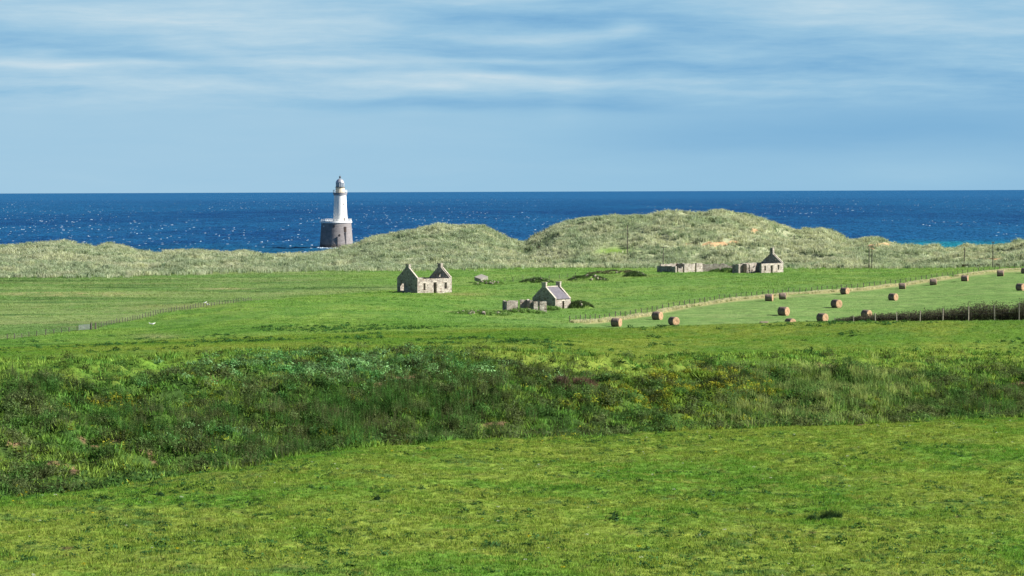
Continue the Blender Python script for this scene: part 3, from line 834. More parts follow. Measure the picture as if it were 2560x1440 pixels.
M_COPE = stone_mat('dressed_stone', [(0, (.40, .37, .31)), (1, (.52, .48, .40))], scale=1.4, bump=.2, stain=.25)
def plain_mat(name, c1, c2=None, scale=3., rough=.8, bump=.2, spec=.2, metal=0., stretch=(1, 1, 1)):
    m, nt = newmat(name)
    co = nt.n('ShaderNodeTexCoord').outputs['Object']
    n_ = nt.noise(nt.map(co, scale=stretch), scale, 5, .6)
    c = nt.mix(nt.rng(n_, .35, .65), c1 + (1,), (c2 or tuple(x * .7 for x in c1)) + (1,))
    principled(nt, c, rough, nt.bump(n_, bump, .05), spec, metal)
    return m
M_SLATE = plain_mat('slate', (.165, .155, .175), (.11, .105, .125), 2.5, .6, .3, stretch=(1, 1, 3))
M_CONC = plain_mat('concrete', (.36, .34, .30), (.26, .245, .215), 2.0)
M_VOID = plain_mat('dark_infill', (.055, .04, .035), (.03, .025, .022), 3)  # near-black fill for door and window boxes
M_POST = plain_mat('weathered_timber', (.10, .09, .075), (.055, .05, .04), 5, stretch=(1, 1, .2))
M_PPOST = plain_mat('pale_timber', (.24, .22, .17), (.15, .14, .11), 5, stretch=(1, 1, .2))
M_WIRE = plain_mat('fence_wire', (.14, .14, .14), rough=.8)
M_WHITE = plain_mat('white_paint', (.80, .80, .77), (.70, .70, .67), 1.2, .55, .05)
M_OCHRE = plain_mat('ochre_stained_paint', (.66, .50, .27), (.72, .66, .52), 1.6, .6, .05)
M_IRON = plain_mat('grey_iron', (.10, .10, .11), rough=.5, metal=.3)
M_DOME = plain_mat('dome_sheeting', (.62, .65, .70), (.45, .49, .55), 1.5, .32, .05, .5, .6)
M_GATE = plain_mat('galvanised_steel', (.20, .22, .23), rough=.9)
M_BARK = plain_mat('bark', (.10, .08, .065))
M_FEATH = plain_mat('white_feathers', (.82, .82, .80), (.72, .72, .70))
M_WING = plain_mat('grey_feathers', (.42, .44, .47))
M_BEAK = plain_mat('yellow_beak', (.60, .42, .08))

def granite():
    m, nt = newmat('coursed_granite')
    co = nt.n('ShaderNodeTexCoord').outputs['Object']
    sp = nt.n('ShaderNodeSeparateXYZ'); nt.inp(sp, 0, co)
    fr = nt.m('FRACT', nt.m('DIVIDE', sp.outputs[2], .62))
    joint = nt.m('MAXIMUM', nt.rng(fr, .70, .86), nt.rng(fr, .02, .10, 1, 0))
    n_ = nt.noise(nt.map(co, scale=(.5, .5, 1.6)), 1.2, 4)
    c = nt.mix(nt.rng(n_, .35, .65), (.140, .130, .135, 1), (.215, .20, .205, 1))
    ang = nt.m('ARCTAN2', sp.outputs[0], sp.outputs[1])
    row = nt.m('FLOOR', nt.m('DIVIDE', sp.outputs[2], .62))
    blk = nt.n('ShaderNodeTexWhiteNoise', noise_dimensions='2D')
    cbx = nt.n('ShaderNodeCombineXYZ'); nt.inp(cbx, 0, nt.m('FLOOR', nt.m('MULTIPLY', nt.m('ADD', ang, nt.m('MULTIPLY', row, .37)), 7.))); nt.inp(cbx, 1, row)
    nt.inp(blk, 'Vector', cbx.outputs[0])
    c = nt.mix(nt.m('MULTIPLY', blk.outputs[0], .35), c, (.26, .24, .23, 1))
    c = nt.mix(nt.m('MULTIPLY', joint, .75), c, (.38, .35, .33, 1))
    wet = nt.rng(nt.m('ADD', sp.outputs[2], nt.noise(co, .5, 3)), 1.6, 3.2, .8, 0)
    c = nt.mix(wet, c, (.09, .07, .06, 1))
    principled(nt, c, .85, nt.bump(nt.m('SUBTRACT', 1.0, joint), .6, .12), .2)
    return m
M_GRAN = granite()
def glassy():
    m, nt = newmat('lantern_glass')
    co = nt.n('ShaderNodeTexCoord').outputs['Object']
    principled(nt, (.14, .18, .23, 1), .12, None, .8)
    return m
M_GLASS = glassy()
def hay(name, c1, c2, rings=False):
    m, nt = newmat(name)
    co = nt.n('ShaderNodeTexCoord').outputs['Object']
    if rings:
        sp = nt.n('ShaderNodeSeparateXYZ'); nt.inp(sp, 0, co)
        r = nt.m('SQRT', nt.m('ADD', nt.m('POWER', sp.outputs[1], 2.), nt.m('POWER', sp.outputs[2], 2.)))
        a = nt.m('ARCTAN2', sp.outputs[1], sp.outputs[2])
        f = nt.m('FRACT', nt.m('ADD', nt.m('MULTIPLY', r, 9.), nt.m('DIVIDE', a, 6.283)))
        v = nt.m('ADD', nt.m('MULTIPLY', f, .35), nt.noise(co, 6, 5, .7))
    else:
        v = nt.m('ADD', nt.m('MULTIPLY', nt.noise(nt.map(co, scale=(22, 1, 1)), 1.5, 3), .35), nt.m('MULTIPLY', nt.noise(co, 5, 4, .7), .8))
    c = nt.mix(nt.rng(v, .40, .85), c1 + (1,), c2 + (1,))
    principled(nt, c, .95, nt.bump(v, .6, .08), .1)
    return m
M_BSIDE = hay('weathered_hay', (.15, .11, .095), (.32, .25, .21))
M_BEND = hay('cut_hay', (.25, .15, .085), (.45, .30, .185), True)

# ------------------------------------------------------------------ mesh helpers
class MB:
    def __init__(self): self.V = []; self.F3 = []; self.F4 = []
    def box(self, c, d, rz=0., tilt=None, taper=1.0):
        k = len(self.V); cz, sz = math.cos(rz), math.sin(rz)
        for z in (-1, 1):
            tp = taper if z > 0 else 1.0
            for x, y in ((-1, -1), (1, -1), (1, 1), (-1, 1)):
                v = Vector((x * d[0] / 2 * tp, y * d[1] / 2 * tp, z * d[2] / 2))
                if tilt is not None: v = tilt @ v
                self.V.append((c[0] + v.x * cz - v.y * sz, c[1] + v.x * sz + v.y * cz, c[2] + v.z))
        for f in ((0, 3, 2, 1), (4, 5, 6, 7), (0, 1, 5, 4), (1, 2, 6, 5), (2, 3, 7, 6), (3, 0, 4, 7)): self.F4.append(tuple(k + i for i in f))
        return self
    def rod(self, a, b, r0, r1=None, n=6):
        r1 = r0 if r1 is None else r1
        a = Vector(a); b = Vector(b); d = (b - a).normalized()
        u = d.orthogonal().normalized(); v = d.cross(u); k = len(self.V)
        for p, r in ((a, r0), (b, r1)):
            for i in range(n):
                t = 2 * math.pi * i / n; self.V.append(tuple(p + u * (r * math.cos(t)) + v * (r * math.sin(t))))
        for i in range(n):
            j = (i + 1) % n; self.F4.append((k + i, k + j, k + n + j, k + n + i))
        self.V.append(tuple(a)); self.V.append(tuple(b)); q = len(self.V)
        for i in range(n):
            j = (i + 1) % n; self.F3.append((q - 2, k + j, k + i)); self.F3.append((q - 1, k + n + i, k + n + j))
        return self
    def lathe(self, prof, n=48, c=(0, 0)):
        k = len(self.V)
        for r, z in prof:
            for i in range(n):
                t = 2 * math.pi * i / n; self.V.append((c[0] + r * math.cos(t), c[1] + r * math.sin(t), z))
        for j in range(len(prof) - 1):
            for i in range(n):
                i2 = (i + 1) % n; a = k + j * n; b = a + n; self.F4.append((a + i, a + i2, b + i2, b + i))
        return self
    def stone(self, c, r, rng, squash=.7):
        k = len(self.V); n = 6
        rot = rng.random() * 6.28
        rr = [r * rng.uniform(.7, 1.15) for _ in range(n)]
        for z, s_ in ((-.5, .8), (.15, 1.0), (.5, .62)):
            for i in range(n):
                t = rot + 6.283 * i / n; self.V.append((c[0] + rr[i] * s_ * math.cos(t), c[1] + rr[i] * s_ * math.sin(t), c[2] + z * r * 2 * squash * rng.uniform(.85, 1.1)))
        for j in range(2):
            for i in range(n):
                i2 = (i + 1) % n; a = k + j * n; self.F4.append((a + i, a + i2, a + n + i2, a + n + i))
        self.V.append((c[0], c[1], c[2] + r * squash * 1.05)); q = len(self.V) - 1
        for i in range(n): self.F3.append((k + 2 * n + i, k + 2 * n + (i + 1) % n, q))
        return self
    def poly(self, outline, holes, org, dx, dn, th):
        """upright slab: outline and holes in (u, z), u runs along dx, thickness th along dn"""
        loops = [outline] + holes
        flat = [[Vector((u, z, 0)) for u, z in l] for l in loops]
        tris = tessellate_polygon(flat)
        pts_ = [p for l in loops for p in l]
        k = len(self.V); n = len(pts_)
        for s_ in (0, th):
            for u, z in pts_: self.V.append((org[0] + dx[0] * u + dn[0] * s_, org[1] + dx[1] * u + dn[1] * s_, z))
        for a, b, c in tris:
            self.F3.append((k + a, k + b, k + c)); self.F3.append((k + n + a, k + n + c, k + n + b))
        o = k
        for l in loops:
            for i in range(len(l)):
                j = (i + 1) % len(l); self.F4.append((o + i, o + j, o + n + j, o + n + i))
            o += len(l)
        return self
    def build(self, name, mat, parent=None, smooth=False, fix=False):
        o = mk(name, self.V, [f for f in (self.F3, self.F4) if f], mat, parent=parent, smooth=smooth)
        if fix:
            import bmesh
            bm = bmesh.new(); bm.from_mesh(o.data); bmesh.ops.recalc_face_normals(bm, faces=bm.faces); bm.to_mesh(o.data); bm.free()
        return o
def rect(u0, u1, z0, z1): return [(u0, z0), (u0, z1), (u1, z1), (u1, z0)]
rq = random.Random(21)
def jag(u0, u1, z, amp, step=.45, drop=None):
    """broken wall head from u0 to u1"""
    n = max(2, int((u1 - u0) / step)); out = []
    for i in range(n + 1):
        u = u0 + (u1 - u0) * i / n
        zz = z + rq.uniform(-amp, amp * .4)
        if drop: zz -= drop * (math.sin(3.1 * i / n)) ** 2
        out.append((u, zz))
    return out

def cottage(org, rz, L, W, eave, shoulder, top, th, front, lg, rg, roof, label, left_gable=True, ch_w=.95, sheet=False):
    t = empty('ruined_cottage' if not roof else 'stone_cottage', org, rz, label, 'cottage')
    def wall(name, outline, holes, o, dx, dn):
        return MB().poly(outline, holes, o, dx, dn, th).build(name, M_STONE, t, fix=True)
    D = -1.2
    tb = jag(th + .01, L - th - .01, eave, .09) if not roof else [(th + .01, eave), (L - th - .01, eave)]
    fo = [(th + .01, D)] + tb + [(L - th - .01, D)]
    fw_ = wall('front_wall', fo, [rect(*h) for h in front], (0, 0), (1, 0), (0, 1))
    tb = jag(th + .01, L - th - .01, eave, .09) if not roof else [(th + .01, eave), (L - th - .01, eave)]
    wall('rear_wall', [(th + .01, D)] + tb + [(L - th - .01, D)], [], (0, W - th), (1, 0), (0, 1))
    gable = [(0, D), (0, eave), (W / 2 - ch_w / 2, shoulder), (W / 2 + ch_w / 2, shoulder), (W, eave), (W, D)]
    ends = []
    if left_gable: ends.append((0, lg))
    ends.append((L - th, rg))
    for x0, holes in ends:
        g_ = wall('gable', gable, [rect(*h) for h in holes], (x0, 0), (0, 1), (1, 0))
        c_ = MB().box((x0 + th / 2, W / 2, (shoulder + top) / 2 + .002), (th - .01, ch_w - .02, top - shoulder)).box((x0 + th / 2, W / 2, top + .06), (th + .10, ch_w + .10, .13)).build('chimney', M_STONE if not roof else M_COPE, g_)
        # skew stones along the slopes
        mb = MB()
        for sg in (-1, 1):
            ya, yb_ = (W / 2 + sg * W / 2, W / 2 + sg * ch_w / 2)
            a = math.atan2(shoulder - eave, abs(ya - yb_)); ln = math.hypot(shoulder - eave, ya - yb_)
            tilt = Matrix.Rotation(-sg * a, 3, 'X')
            xx = x0 + (th * .5 if roof else (th * .72 if x0 > 0 else th * .28))
            mb.box((xx, (ya + yb_) / 2, (shoulder + eave) / 2 + .06), (th * (1.04 if roof else .5), ln * 1.0, .16), tilt=tilt)
        mb.build('skew_stones', M_COPE, g_)
    if roof:
        mb = MB()
        for sg in (-1, 1):
            ya, yb_ = W / 2 + sg * (W / 2 + .12), W / 2
            zr = eave + (shoulder - eave) * (W / 2) / (W / 2 - ch_w / 2) - .28
            a = math.atan2(zr - eave + .08, W / 2 + .12); ln = math.hypot(zr - eave + .08, W / 2 + .12)
            tilt = Matrix.Rotation(-sg * a, 3, 'X')
            mb.box((L / 2, (ya + yb_) / 2, (zr + eave) / 2 + .04), (L - 2 * th - .02, ln, .10), tilt=tilt)
        r_ = mb.build('roof', M_SLATE, t)
        MB().box((L / 2, W / 2, zr + .13), (L - 2 * th - .04, .34, .14)).build('ridge_tiles', M_COPE, r_)
        for u0, u1, z0, z1 in front:
            MB().box(((u0 + u1) / 2, th * .75, (z0 + z1) / 2), (u1 - u0 - .02, .05, z1 - z0 - .02)).build('door', M_VOID, t)
    for u0, u1, z0, z1 in front:
        MB().box(((u0 + u1) / 2, th * .5 - .02, z1 + .11), (u1 - u0 + .36, th + .02, .20)).build('lintel', M_COPE, fw_)
        if z0 > .2: MB().box(((u0 + u1) / 2, th * .5 - .03, z0 - .06), (u1 - u0 + .2, th + .06, .12)).build('sill', M_COPE, fw_)
    return t

o1 = at(1043, 441.); o1.z = float(CAMZ + ray(1043, 735.5)[1] * o1.y)
cottage(o1, RAD(44), 8.9, 5.9, 2.90, 4.85, 5.55, .58, [(1.55, 2.10, .72, 2.05), (4.15, 4.95, 0, 2.15), (7.0, 7.62, .80, 2.05)],
        [(3.95, 4.95, .55, 1.95)], [(2.6, 3.2, 3.0, 3.65)], False, 'roofless stone cottage with two bare gables and chimneys on the left of the fields')
o2 = ground(1388.5, 774, 320)
cottage(o2, RAD(48), 3.95, 5.15, 1.66, 3.45, 4.35, .34, [(1.75, 2.28, -.2, 1.30)], [], [], True, 'small stone cottage with a grey slate roof and two square chimneys', ch_w=.95)
o3 = at(1900, 548.); o3.z = float(CAMZ + ray(1900, 683)[1] * o3.y)
cottage(o3, RAD(44), 8.7, 6.5, 2.25, 4.35, 5.75, .58, [(1.62, 2.22, .55, 1.75), (3.95, 4.75, -.2, 1.78), (6.55, 7.15, .65, 1.85)],
        [], [(1.9, 2.25, 2.85, 3.2)], False, 'roofless stone cottage with one gable left standing below the big dune', left_gable=False, ch_w=.9)

def ruin(name, org, rz, label, walls, cat='ruin'):
    """walls: (x0, y0, x1, y1, height, jag, dip, mat)"""
    t = empty(name, org, rz, label, cat)
    for x0, y0, x1, y1, hh, jg, dip, nm in walls:
        ln = math.hypot(x1 - x0, y1 - y0); dx = ((x1 - x0) / ln, (y1 - y0) / ln); dn = (-dx[1], dx[0])
        ol = [(0, -1.0)] + jag(0, ln, hh, jg, .5, dip) + [(ln, -1.0)]
        MB().poly(ol, [], (x0, y0), dx, dn, .45).build(nm, M_STONE, t, fix=True)
    return t
o4 = ground(1274, 780, 320)
ruin('ruined_byre', o4, RAD(14), 'low roofless stone outbuilding in front of the slate roofed cottage',
     [(0, 0, 0, 3.0, 1.72, .1, 0, 'end_wall'), (.45, 2.6, 2.05, 2.6, 1.75, .08, 0, 'rear_wall'), (2.45, 2.6, 4.0, 2.6, 1.8, .08, 0, 'rear_wall'), (3.95, .5, 3.95, 2.6, 1.85, .12, .2, 'cross_wall'),
      (4.05, .1, 4.75, .1, 1.62, .05, 0, 'front_wall'), (5.05, .1, 6.2, .1, 1.62, .05, 0, 'front_wall')])
o5 = at(1692, 552.); o5.z = float(CAMZ + ray(1692, 680.5)[1] * 552)
ruin('ruined_steading', o5, RAD(40), 'broken walls of a roofless steading, leftmost ruin below the big dune',
     [(0, 0, 0, 6.4, 1.45, .12, 0, 'end_wall'), (.5, 0, 2.0, 0, 1.25, .35, .7, 'front_wall'), (2.5, 0, 6.1, 0, 1.95, .16, 0, 'front_wall'), (6.6, 0, 8.7, 0, 2.0, .3, 0, 'front_wall'), (.5, 6.0, 8.4, 6.0, 1.8, .2, 0, 'rear_wall'), (6.3, .5, 6.3, 5.9, 1.9, .15, 0, 'cross_wall')])
o6 = at(1757, 560.); o6.z = float(CAMZ + ray(1757, 679)[1] * 560)
ruin('field_wall', o6, RAD(4), 'long low stone wall joining the two ruins below the big dune',
     [(0, 0, 5.2, 0, 1.95, .25, 0, 'wall_length'), (5.25, 0, 9.0, 0, 1.8, .3, .3, 'wall_length')], 'wall')
o7 = at(1850.5, 549.); o7.z = float(CAMZ + ray(1850.5, 681)[1] * 549)
t7 = ruin('ruined_annex', o7, RAD(30), 'collapsed stone annex beside the single gabled cottage',
     [(0, 0, 0, 2.6, 1.95, .1, 0, 'end_wall'), (.5, 1.8, 2.5, 1.8, 1.95, .12, 0, 'rear_wall'), (2.6, .3, 2.6, 2.2, 2.0, .1, 0, 'cross_wall'), (2.9, .1, 4.5, .1, 1.6, .3, .7, 'front_wall')])
MB().rod((2.9, -.3, .1), (2.4, 1.2, 1.9), .07).rod((3.6, -.2, .1), (3.2, 1.1, 1.9), .07).build('fallen_rafter', M_POST, t7)

# tilted block of concrete and its rubble
ob = ground(1203, 708, 320)
t = empty('concrete_block', ob, RAD(38), 'tilted pale concrete block lying on a rubble mound right of the left cottage', 'concrete block')
tl = Matrix.Rotation(RAD(-16), 3, 'Y') @ Matrix.Rotation(RAD(12), 3, 'X')
MB().box((0, 0, 1.0), (2.0, 2.2, .85), tilt=tl).build('slab', M_CONC, t)
MB().box((.4, .1, .2), (1.0, 1.4, 1.0), tilt=tl).build('footing', M_DARKST, t)

def mound(px, py, w, d, h, nst, label, weeds=90, wc=(.10, .17, .05)):
    wc = tuple(1.5 * q for q in wc)
    o = ground(px, py, 320)
    t = empty('rubble_mound', o, 0, label, 'rubble mound', 'heaps of rubble and weeds in the fields')
    n = 24; V = []; F4 = []
    for i in range(n + 1):
        for j in range(9):
            u = i / n * 2 - 1; v = j / 8 * 2 - 1
            r = max(0, 1 - u * u) * max(0, 1 - v * v)
            x = u * w; y = v * d
            z = float(height(o.x + x, o.y + y)[0]) - o.z
            V.append((x, y, z - .08 + h * r ** .8 * (.75 + .5 * float(fbm(np.array([x / 1.2 + px]), np.array([y + .3]), 2, 5)[0]))))
    for i in range(n):
        for j in range(8): a = i * 9 + j; F4.append((a, a + 9, a + 10, a + 1))
    c_ = np.repeat(np.array([[.13, .22, .05]]), len(V), 0) * RNG.uniform(.7, 1.3, (len(V), 1))
    mk('heap', V, np.array(F4), M_TURF, c_, t, smooth=True)
    for _ in range(nst // 3):
        u, v = rq.uniform(-.85, .85), rq.uniform(-.9, .3); x, y = u * w, v * d
        z = float(height(o.x + x, o.y + y)[0]) - o.z + h * ((1 - u * u) * (1 - v * v)) ** .8
        s_ = MB().stone((0, 0, 0), rq.uniform(.16, .36), rq).build('stone', M_DARKST, t); s_.location = (x, y, z)
    xs = RNG.uniform(-1, 1, weeds * 2) * w; yv = RNG.uniform(-1, 1, weeds * 2) * d
    zz = height(o.x + xs, o.y + yv) - o.z + h * (np.clip(1 - (xs / w) ** 2, 0, 1) * np.clip(1 - (yv / d) ** 2, 0, 1)) ** .8 - .05
    V, T, Cc = scatter(np.stack([xs, yv, zz], 1), RNG.uniform(.4, 1.1, len(xs)), np.array(wc)[None] * RNG.uniform(.6, 1.7, (len(xs), 1)), WEEDB)
    mk('weeds', V, T, M_VEG, Cc, t)
    return t
mound(1226, 711, 3.6, 1.8, .75, 46, 'rubble mound strewn with stones beside the tilted concrete block')
mound(1342, 706, 3.6, 1.8, .9, 26, 'weedy rubble heap just above the slate roofed cottage', wc=(.045, .075, .03))
mound(1470, 701, 4.4, 2.0, 1.15, 34, 'largest rubble heap, midway between the slate roofed cottage and the far ruins', wc=(.045, .07, .03))
mound(1588, 692, 2.6, 1.5, 1.1, 10, 'small dark weedy heap left of the broken steading walls', wc=(.04, .065, .028))
mound(1535, 684, 6.5, 1.6, .7, 4, 'long low dark heap of weeds near the foot of the dunes', wc=(.07, .07, .045))
mound(1205, 787, 4.6, 1.6, .55, 50, 'low spread of stones and weeds left of the ruined outbuilding')
mound(1310, 781, 3.4, .9, .45, 24, 'weeds and fallen stones along the foot of the ruined outbuilding')
mound(1445, 770, 2.6, 1.2, 1.0, 6, 'dark bush and stones at the right end of the slate roofed cottage', wc=(.035, .055, .022))
mound(1372, 776, 2.0, .8, .5, 14, 'small heap of stones before the dark gable of the slate roofed cottage')
mound(1815, 681, 4.2, 1.2, .9, 4, 'green weeds heaped against the long low wall', wc=(.055, .10, .035))

# ------------------------------------------------------------------ lighthouse
D = 1150.
bx = float(ray(841, 600)[0]) * D
lh = empty('lighthouse', (bx, D, 0), 0, 'white lighthouse tower on a grey round stone base standing in the sea', 'lighthouse')
prof = [(8.55, -3), (8.50, .2)]
for i in range(1, 21):
    z = .2 + i * .605; r = 8.45 - .95 * (i / 20) ** .8
    prof += [(r, z - .04), (r - .05, z - .02), (r - .05, z)]
base_ = MB().lathe(prof + [(7.46, 12.45)], 72).build('masonry_base', M_GRAN, lh, smooth=False)
MB().lathe([(7.5, 12.4), (7.86, 12.5), (7.86, 13.0), (7.75, 13.1), (7.75, 13.5), (7.45, 13.5), (7.45, 12.95), (0, 12.95)], 72).build('coping', M_WHITE, lh)
tx = 2.0
tw = MB().lathe([(3.95, 12.96), (3.62, 13.6), (3.45, 16), (3.20, 21), (3.05, 25.6), (3.05, 26.1)], 56, (tx, 0)).build('tower', M_WHITE, lh, smooth=True)
MB().lathe([(3.06, 26.1), (3.35, 26.3), (3.40, 26.8), (3.55, 27.2), (3.55, 27.5), (0, 27.5)], 56, (tx, 0)).build('gallery', plain_mat('grey_gallery_stone', (.30, .30, .32)), lh)
rl = MB()
for z in (27.9, 28.3, 28.8): rl.lathe([(3.42, z), (3.50, z), (3.50, z + .09), (3.42, z + .09), (3.42, z)], 40, (tx, 0))
for i in range(20):
    t_ = 6.283 * i / 20; rl.rod((tx + 3.46 * math.cos(t_), 3.46 * math.sin(t_), 27.5), (tx + 3.46 * math.cos(t_), 3.46 * math.sin(t_), 28.85), .06)
rl.build('gallery_railing', M_WHITE, lh)
MB().lathe([(2.25, 27.5), (2.25, 28.6), (2.2, 30.0), (2.2, 30.1)], 40, (tx, 0)).build('watch_room', M_OCHRE, lh, smooth=False)
MB().lathe([(2.1, 30.1), (2.62, 30.12), (2.62, 30.32), (0, 30.32)], 40, (tx, 0)).build('upper_gallery', M_IRON, lh)
lan = MB().lathe([(2.0, 30.32), (2.0, 32.5)], 16, (tx, 0)).build('lantern', M_GLASS, lh)
ab = MB()
for i in range(16):
    t_ = 6.283 * (i + .5) / 16
    for s_ in (0,):
        a1 = 6.283 * i / 16; a2 = 6.283 * (i + 1) / 16
        p = lambda a, z: (tx + 2.05 * math.cos(a), 2.05 * math.sin(a), z)
        ab.rod(p(a1, 30.3), p(a1, 32.5), .07, n=5)
ab.build('glazing_bars', M_WHITE, lan)
MB().lathe([(.7, 30.4), (1.0, 31.0), (1.0, 31.9), (.6, 32.3)], 20, (tx, 0)).build('lens', M_WHITE, lan)
MB().lathe([(2.2, 32.5), (2.25, 32.65), (2.05, 32.8), (1.85, 33.3), (1.4, 33.9), (.75, 34.35), (.3, 34.5), (0, 34.5)], 40, (tx, 0)).build('dome', M_DOME, lh, smooth=True)
MB().lathe([(.28, 34.45), (.25, 34.8), (.5, 35.0), (.55, 35.3), (.35, 35.6), (.05, 35.7), (.05, 36.5), (0, 36.5)], 16, (tx, 0)).build('finial', M_IRON, lh)
rl = MB()
for z in (13.95, 14.35): rl.lathe([(7.56, z), (7.64, z), (7.64, z + .08), (7.56, z + .08), (7.56, z)], 60)
for i in range(36):
    t_ = 6.283 * i / 36; rl.rod((7.6 * math.cos(t_), 7.6 * math.sin(t_), 13.5), (7.6 * math.cos(t_), 7.6 * math.sin(t_), 14.4), .05)
rl.build('deck_railing', M_WHITE, lh)
def onwall(name, ang, z0, z1, w_, r, cx, mat, par, proud=.05, th=.5):
    """box let into a round wall; ang degrees from the direction towards the camera, to the right"""
    a = RAD(ang); c_ = (cx + (r - th / 2 + proud) * math.sin(a), -(r - th / 2 + proud) * math.cos(a), (z0 + z1) / 2)
    return MB().box(c_, (w_, th, z1 - z0), rz=a).build(name, mat, par)
d_ = onwall('door', 39, 8.0, 10.6, 1.25, 7.85, 0, M_VOID, base_, .04)
onwall('ladder', 39, 1.4, 8.0, .5, 8.30, 0, M_IRON, base_, .02)
onwall('window', 16, 6.0, 6.9, .6, 7.98, 0, M_VOID, base_, .08)
onwall('window', -4, 10.4, 11.4, .6, 7.56, 0, M_VOID, base_, .08)
onwall('window', -50, 10.5, 11.2, .5, 7.56, 0, M_WHITE, base_, .08)
onwall('crack_line', 8, -.5, 5.8, .22, 8.25, 0, M_IRON, base_, .18)  # raised dark strip standing in for a crack line down the base
for z in (24.7, 21.1, 17.4): onwall('window', 38, z, z + 1.1, .42, 3.52 - (z - 13.5) * .045, tx, M_VOID, tw, .03)
onwall('doorway', 38, 13.2, 14.9, .75, 3.62, tx, M_VOID, tw, .05)
# surf round its foot
def surf():
    N = 260; a = RNG.random(N) * 6.283; r = 8.7 + RNG.gamma(1.4, .8, N)
    X = bx + r * np.cos(a); Y = D + r * np.sin(a); Z = wave(X, Y) * .9
    P = np.stack([X, Y, Z], 1)
    V, T, Cc = scatter(P, RNG.uniform(.6, 1.6, N), np.ones((N, 3)) * .8, [blobp() for _ in range(4)])
    tag(mk('surf', V, T, M_FOAM), 'white surf breaking round the foot of the lighthouse', 'foam', kind='stuff')
def blobp():
    V = [(0, 0, .35)]; n = 7
    for i in range(n):
        t_ = 6.283 * i / n; r = pr.uniform(.5, 1.2); V.append((r * math.cos(t_) * 1.5, r * math.sin(t_) * .7, -.2))
    T = [(0, i + 1, (i + 1) % n + 1) for i in range(n)]
    return np.array(V), np.array(T), np.zeros(n + 1, int)
surf()

# ------------------------------------------------------------------ round hay bales
def make_bale():
    t = empty('hay_bale', (0, 0, 0), 0, 'x', 'hay bale', 'round hay bales in the mown field')
    n = 28; R_, L_ = .63, .62; mb = MB()
    rs = [1 + .018 * math.sin(3 * k + 1) + rq.uniform(-.012, .012) for k in range(n)]
    xs = [-L_, -L_ * .96, -L_ * .5, 0, L_ * .5, L_ * .96, L_]; rr = [.955, .99, 1.0, 1.005, 1.0, .99, .955]
    for x, q_ in zip(xs, rr):
        for k in range(n):
            a = 6.283 * k / n; r = R_ * q_ * rs[k]; z = r * math.sin(a); z = max(z, -R_ * .93)
            mb.V.append((x, r * math.cos(a), z + R_ * .93))
    for j in range(len(xs) - 1):
        for k in range(n): k2 = (k + 1) % n; mb.F4.append((j * n + k, j * n + k2, (j + 1) * n + k2, (j + 1) * n + k))
    mb.build('netted_side', M_BSIDE, t, smooth=True, fix=True)
    for sg in (-1, 1):
        e = MB(); rings = [(1.0, 0), (.8, .035), (.45, .055), (.12, .02)]
        for q_, b_ in rings:
            for k in range(n):
                a = 6.283 * k / n; r = R_ * .955 * q_ * rs[k]; z = max(r * math.sin(a), -R_ * .93)
                e.V.append((0 + sg * (b_ + rq.uniform(-.008, .008) * (q_ < 1)), r * math.cos(a), z))
        for j in range(3):
            for k in range(n): k2 = (k + 1) % n; e.F4.append((j * n + k, j * n + k2, (j + 1) * n + k2, (j + 1) * n + k))
        e.V.append((0, 0, 0)); c_ = len(e.V) - 1
        for k in range(n): e.F3.append((3 * n + k, 3 * n + (k + 1) % n, c_))
        o = e.build('end_face', M_BEND, t, smooth=False, fix=True); o.location = (sg * L_, 0, R_ * .93)
    return t
bale0 = make_bale()
BALES = [  # centre px, top px, base px, angle, label
    (1541, 795, 812.5, 28, 'leftmost hay bale, beside the pale grass strip just above the near brow'),
    (1644, 780, 801, 36, 'hay bale second from the left, close under the fence'),
    (1685, 792, 811, 60, 'hay bale third from the left, low against the near brow'),
    (1911, 803, 818, 10, 'hay bale sunk behind the brow so that only a pale top sliver shows'),
    (1977, 796, 816, 57, 'half hidden hay bale poking over the brow left of the hedge'),
    (1960, 769, 791, 41, 'hay bale standing alone in mid field above the half hidden bale'),
    (1923.5, 736.6, 754.5, 17, 'left one of the two neighbouring bales by the far fence'),
    (1957, 733.7, 750, 3, 'right one of the two neighbouring bales by the far fence, seen side on'),
    (2057, 785, 806.5, 52, 'hay bale at the left end of the dark hedge'),
    (2092, 750, 771, 57, 'hay bale in open field directly above the hedge end bale'),
    (2113, 720, 737, 45, 'hay bale against the pale strip with a broad end face showing'),
    (2168, 774, 795, 50, 'hay bale partly hidden behind the dark hedge'),
    (2234, 734.7, 753, 48, 'hay bale above the middle of the hedge'),
    (2256.5, 708.7, 724, 10, 'hay bale leftmost of the four along the right part of the far fence'),
    (2334, 698, 714, 8, 'hay bale second of the four along the right part of the far fence'),
    (2413, 689, 704.6, 22, 'hay bale third of the four along the right part of the far fence'),
    (2502, 676.6, 692, 12, 'hay bale last of the four along the right far fence, nearest the tall pole'),
    (2553, 709.7, 727.6, 50, 'hay bale at the right edge above the tallest stretch of hedge'),
    (2564, 670.5, 686, 40, 'hay bale cut by the right edge beside the far fence')]
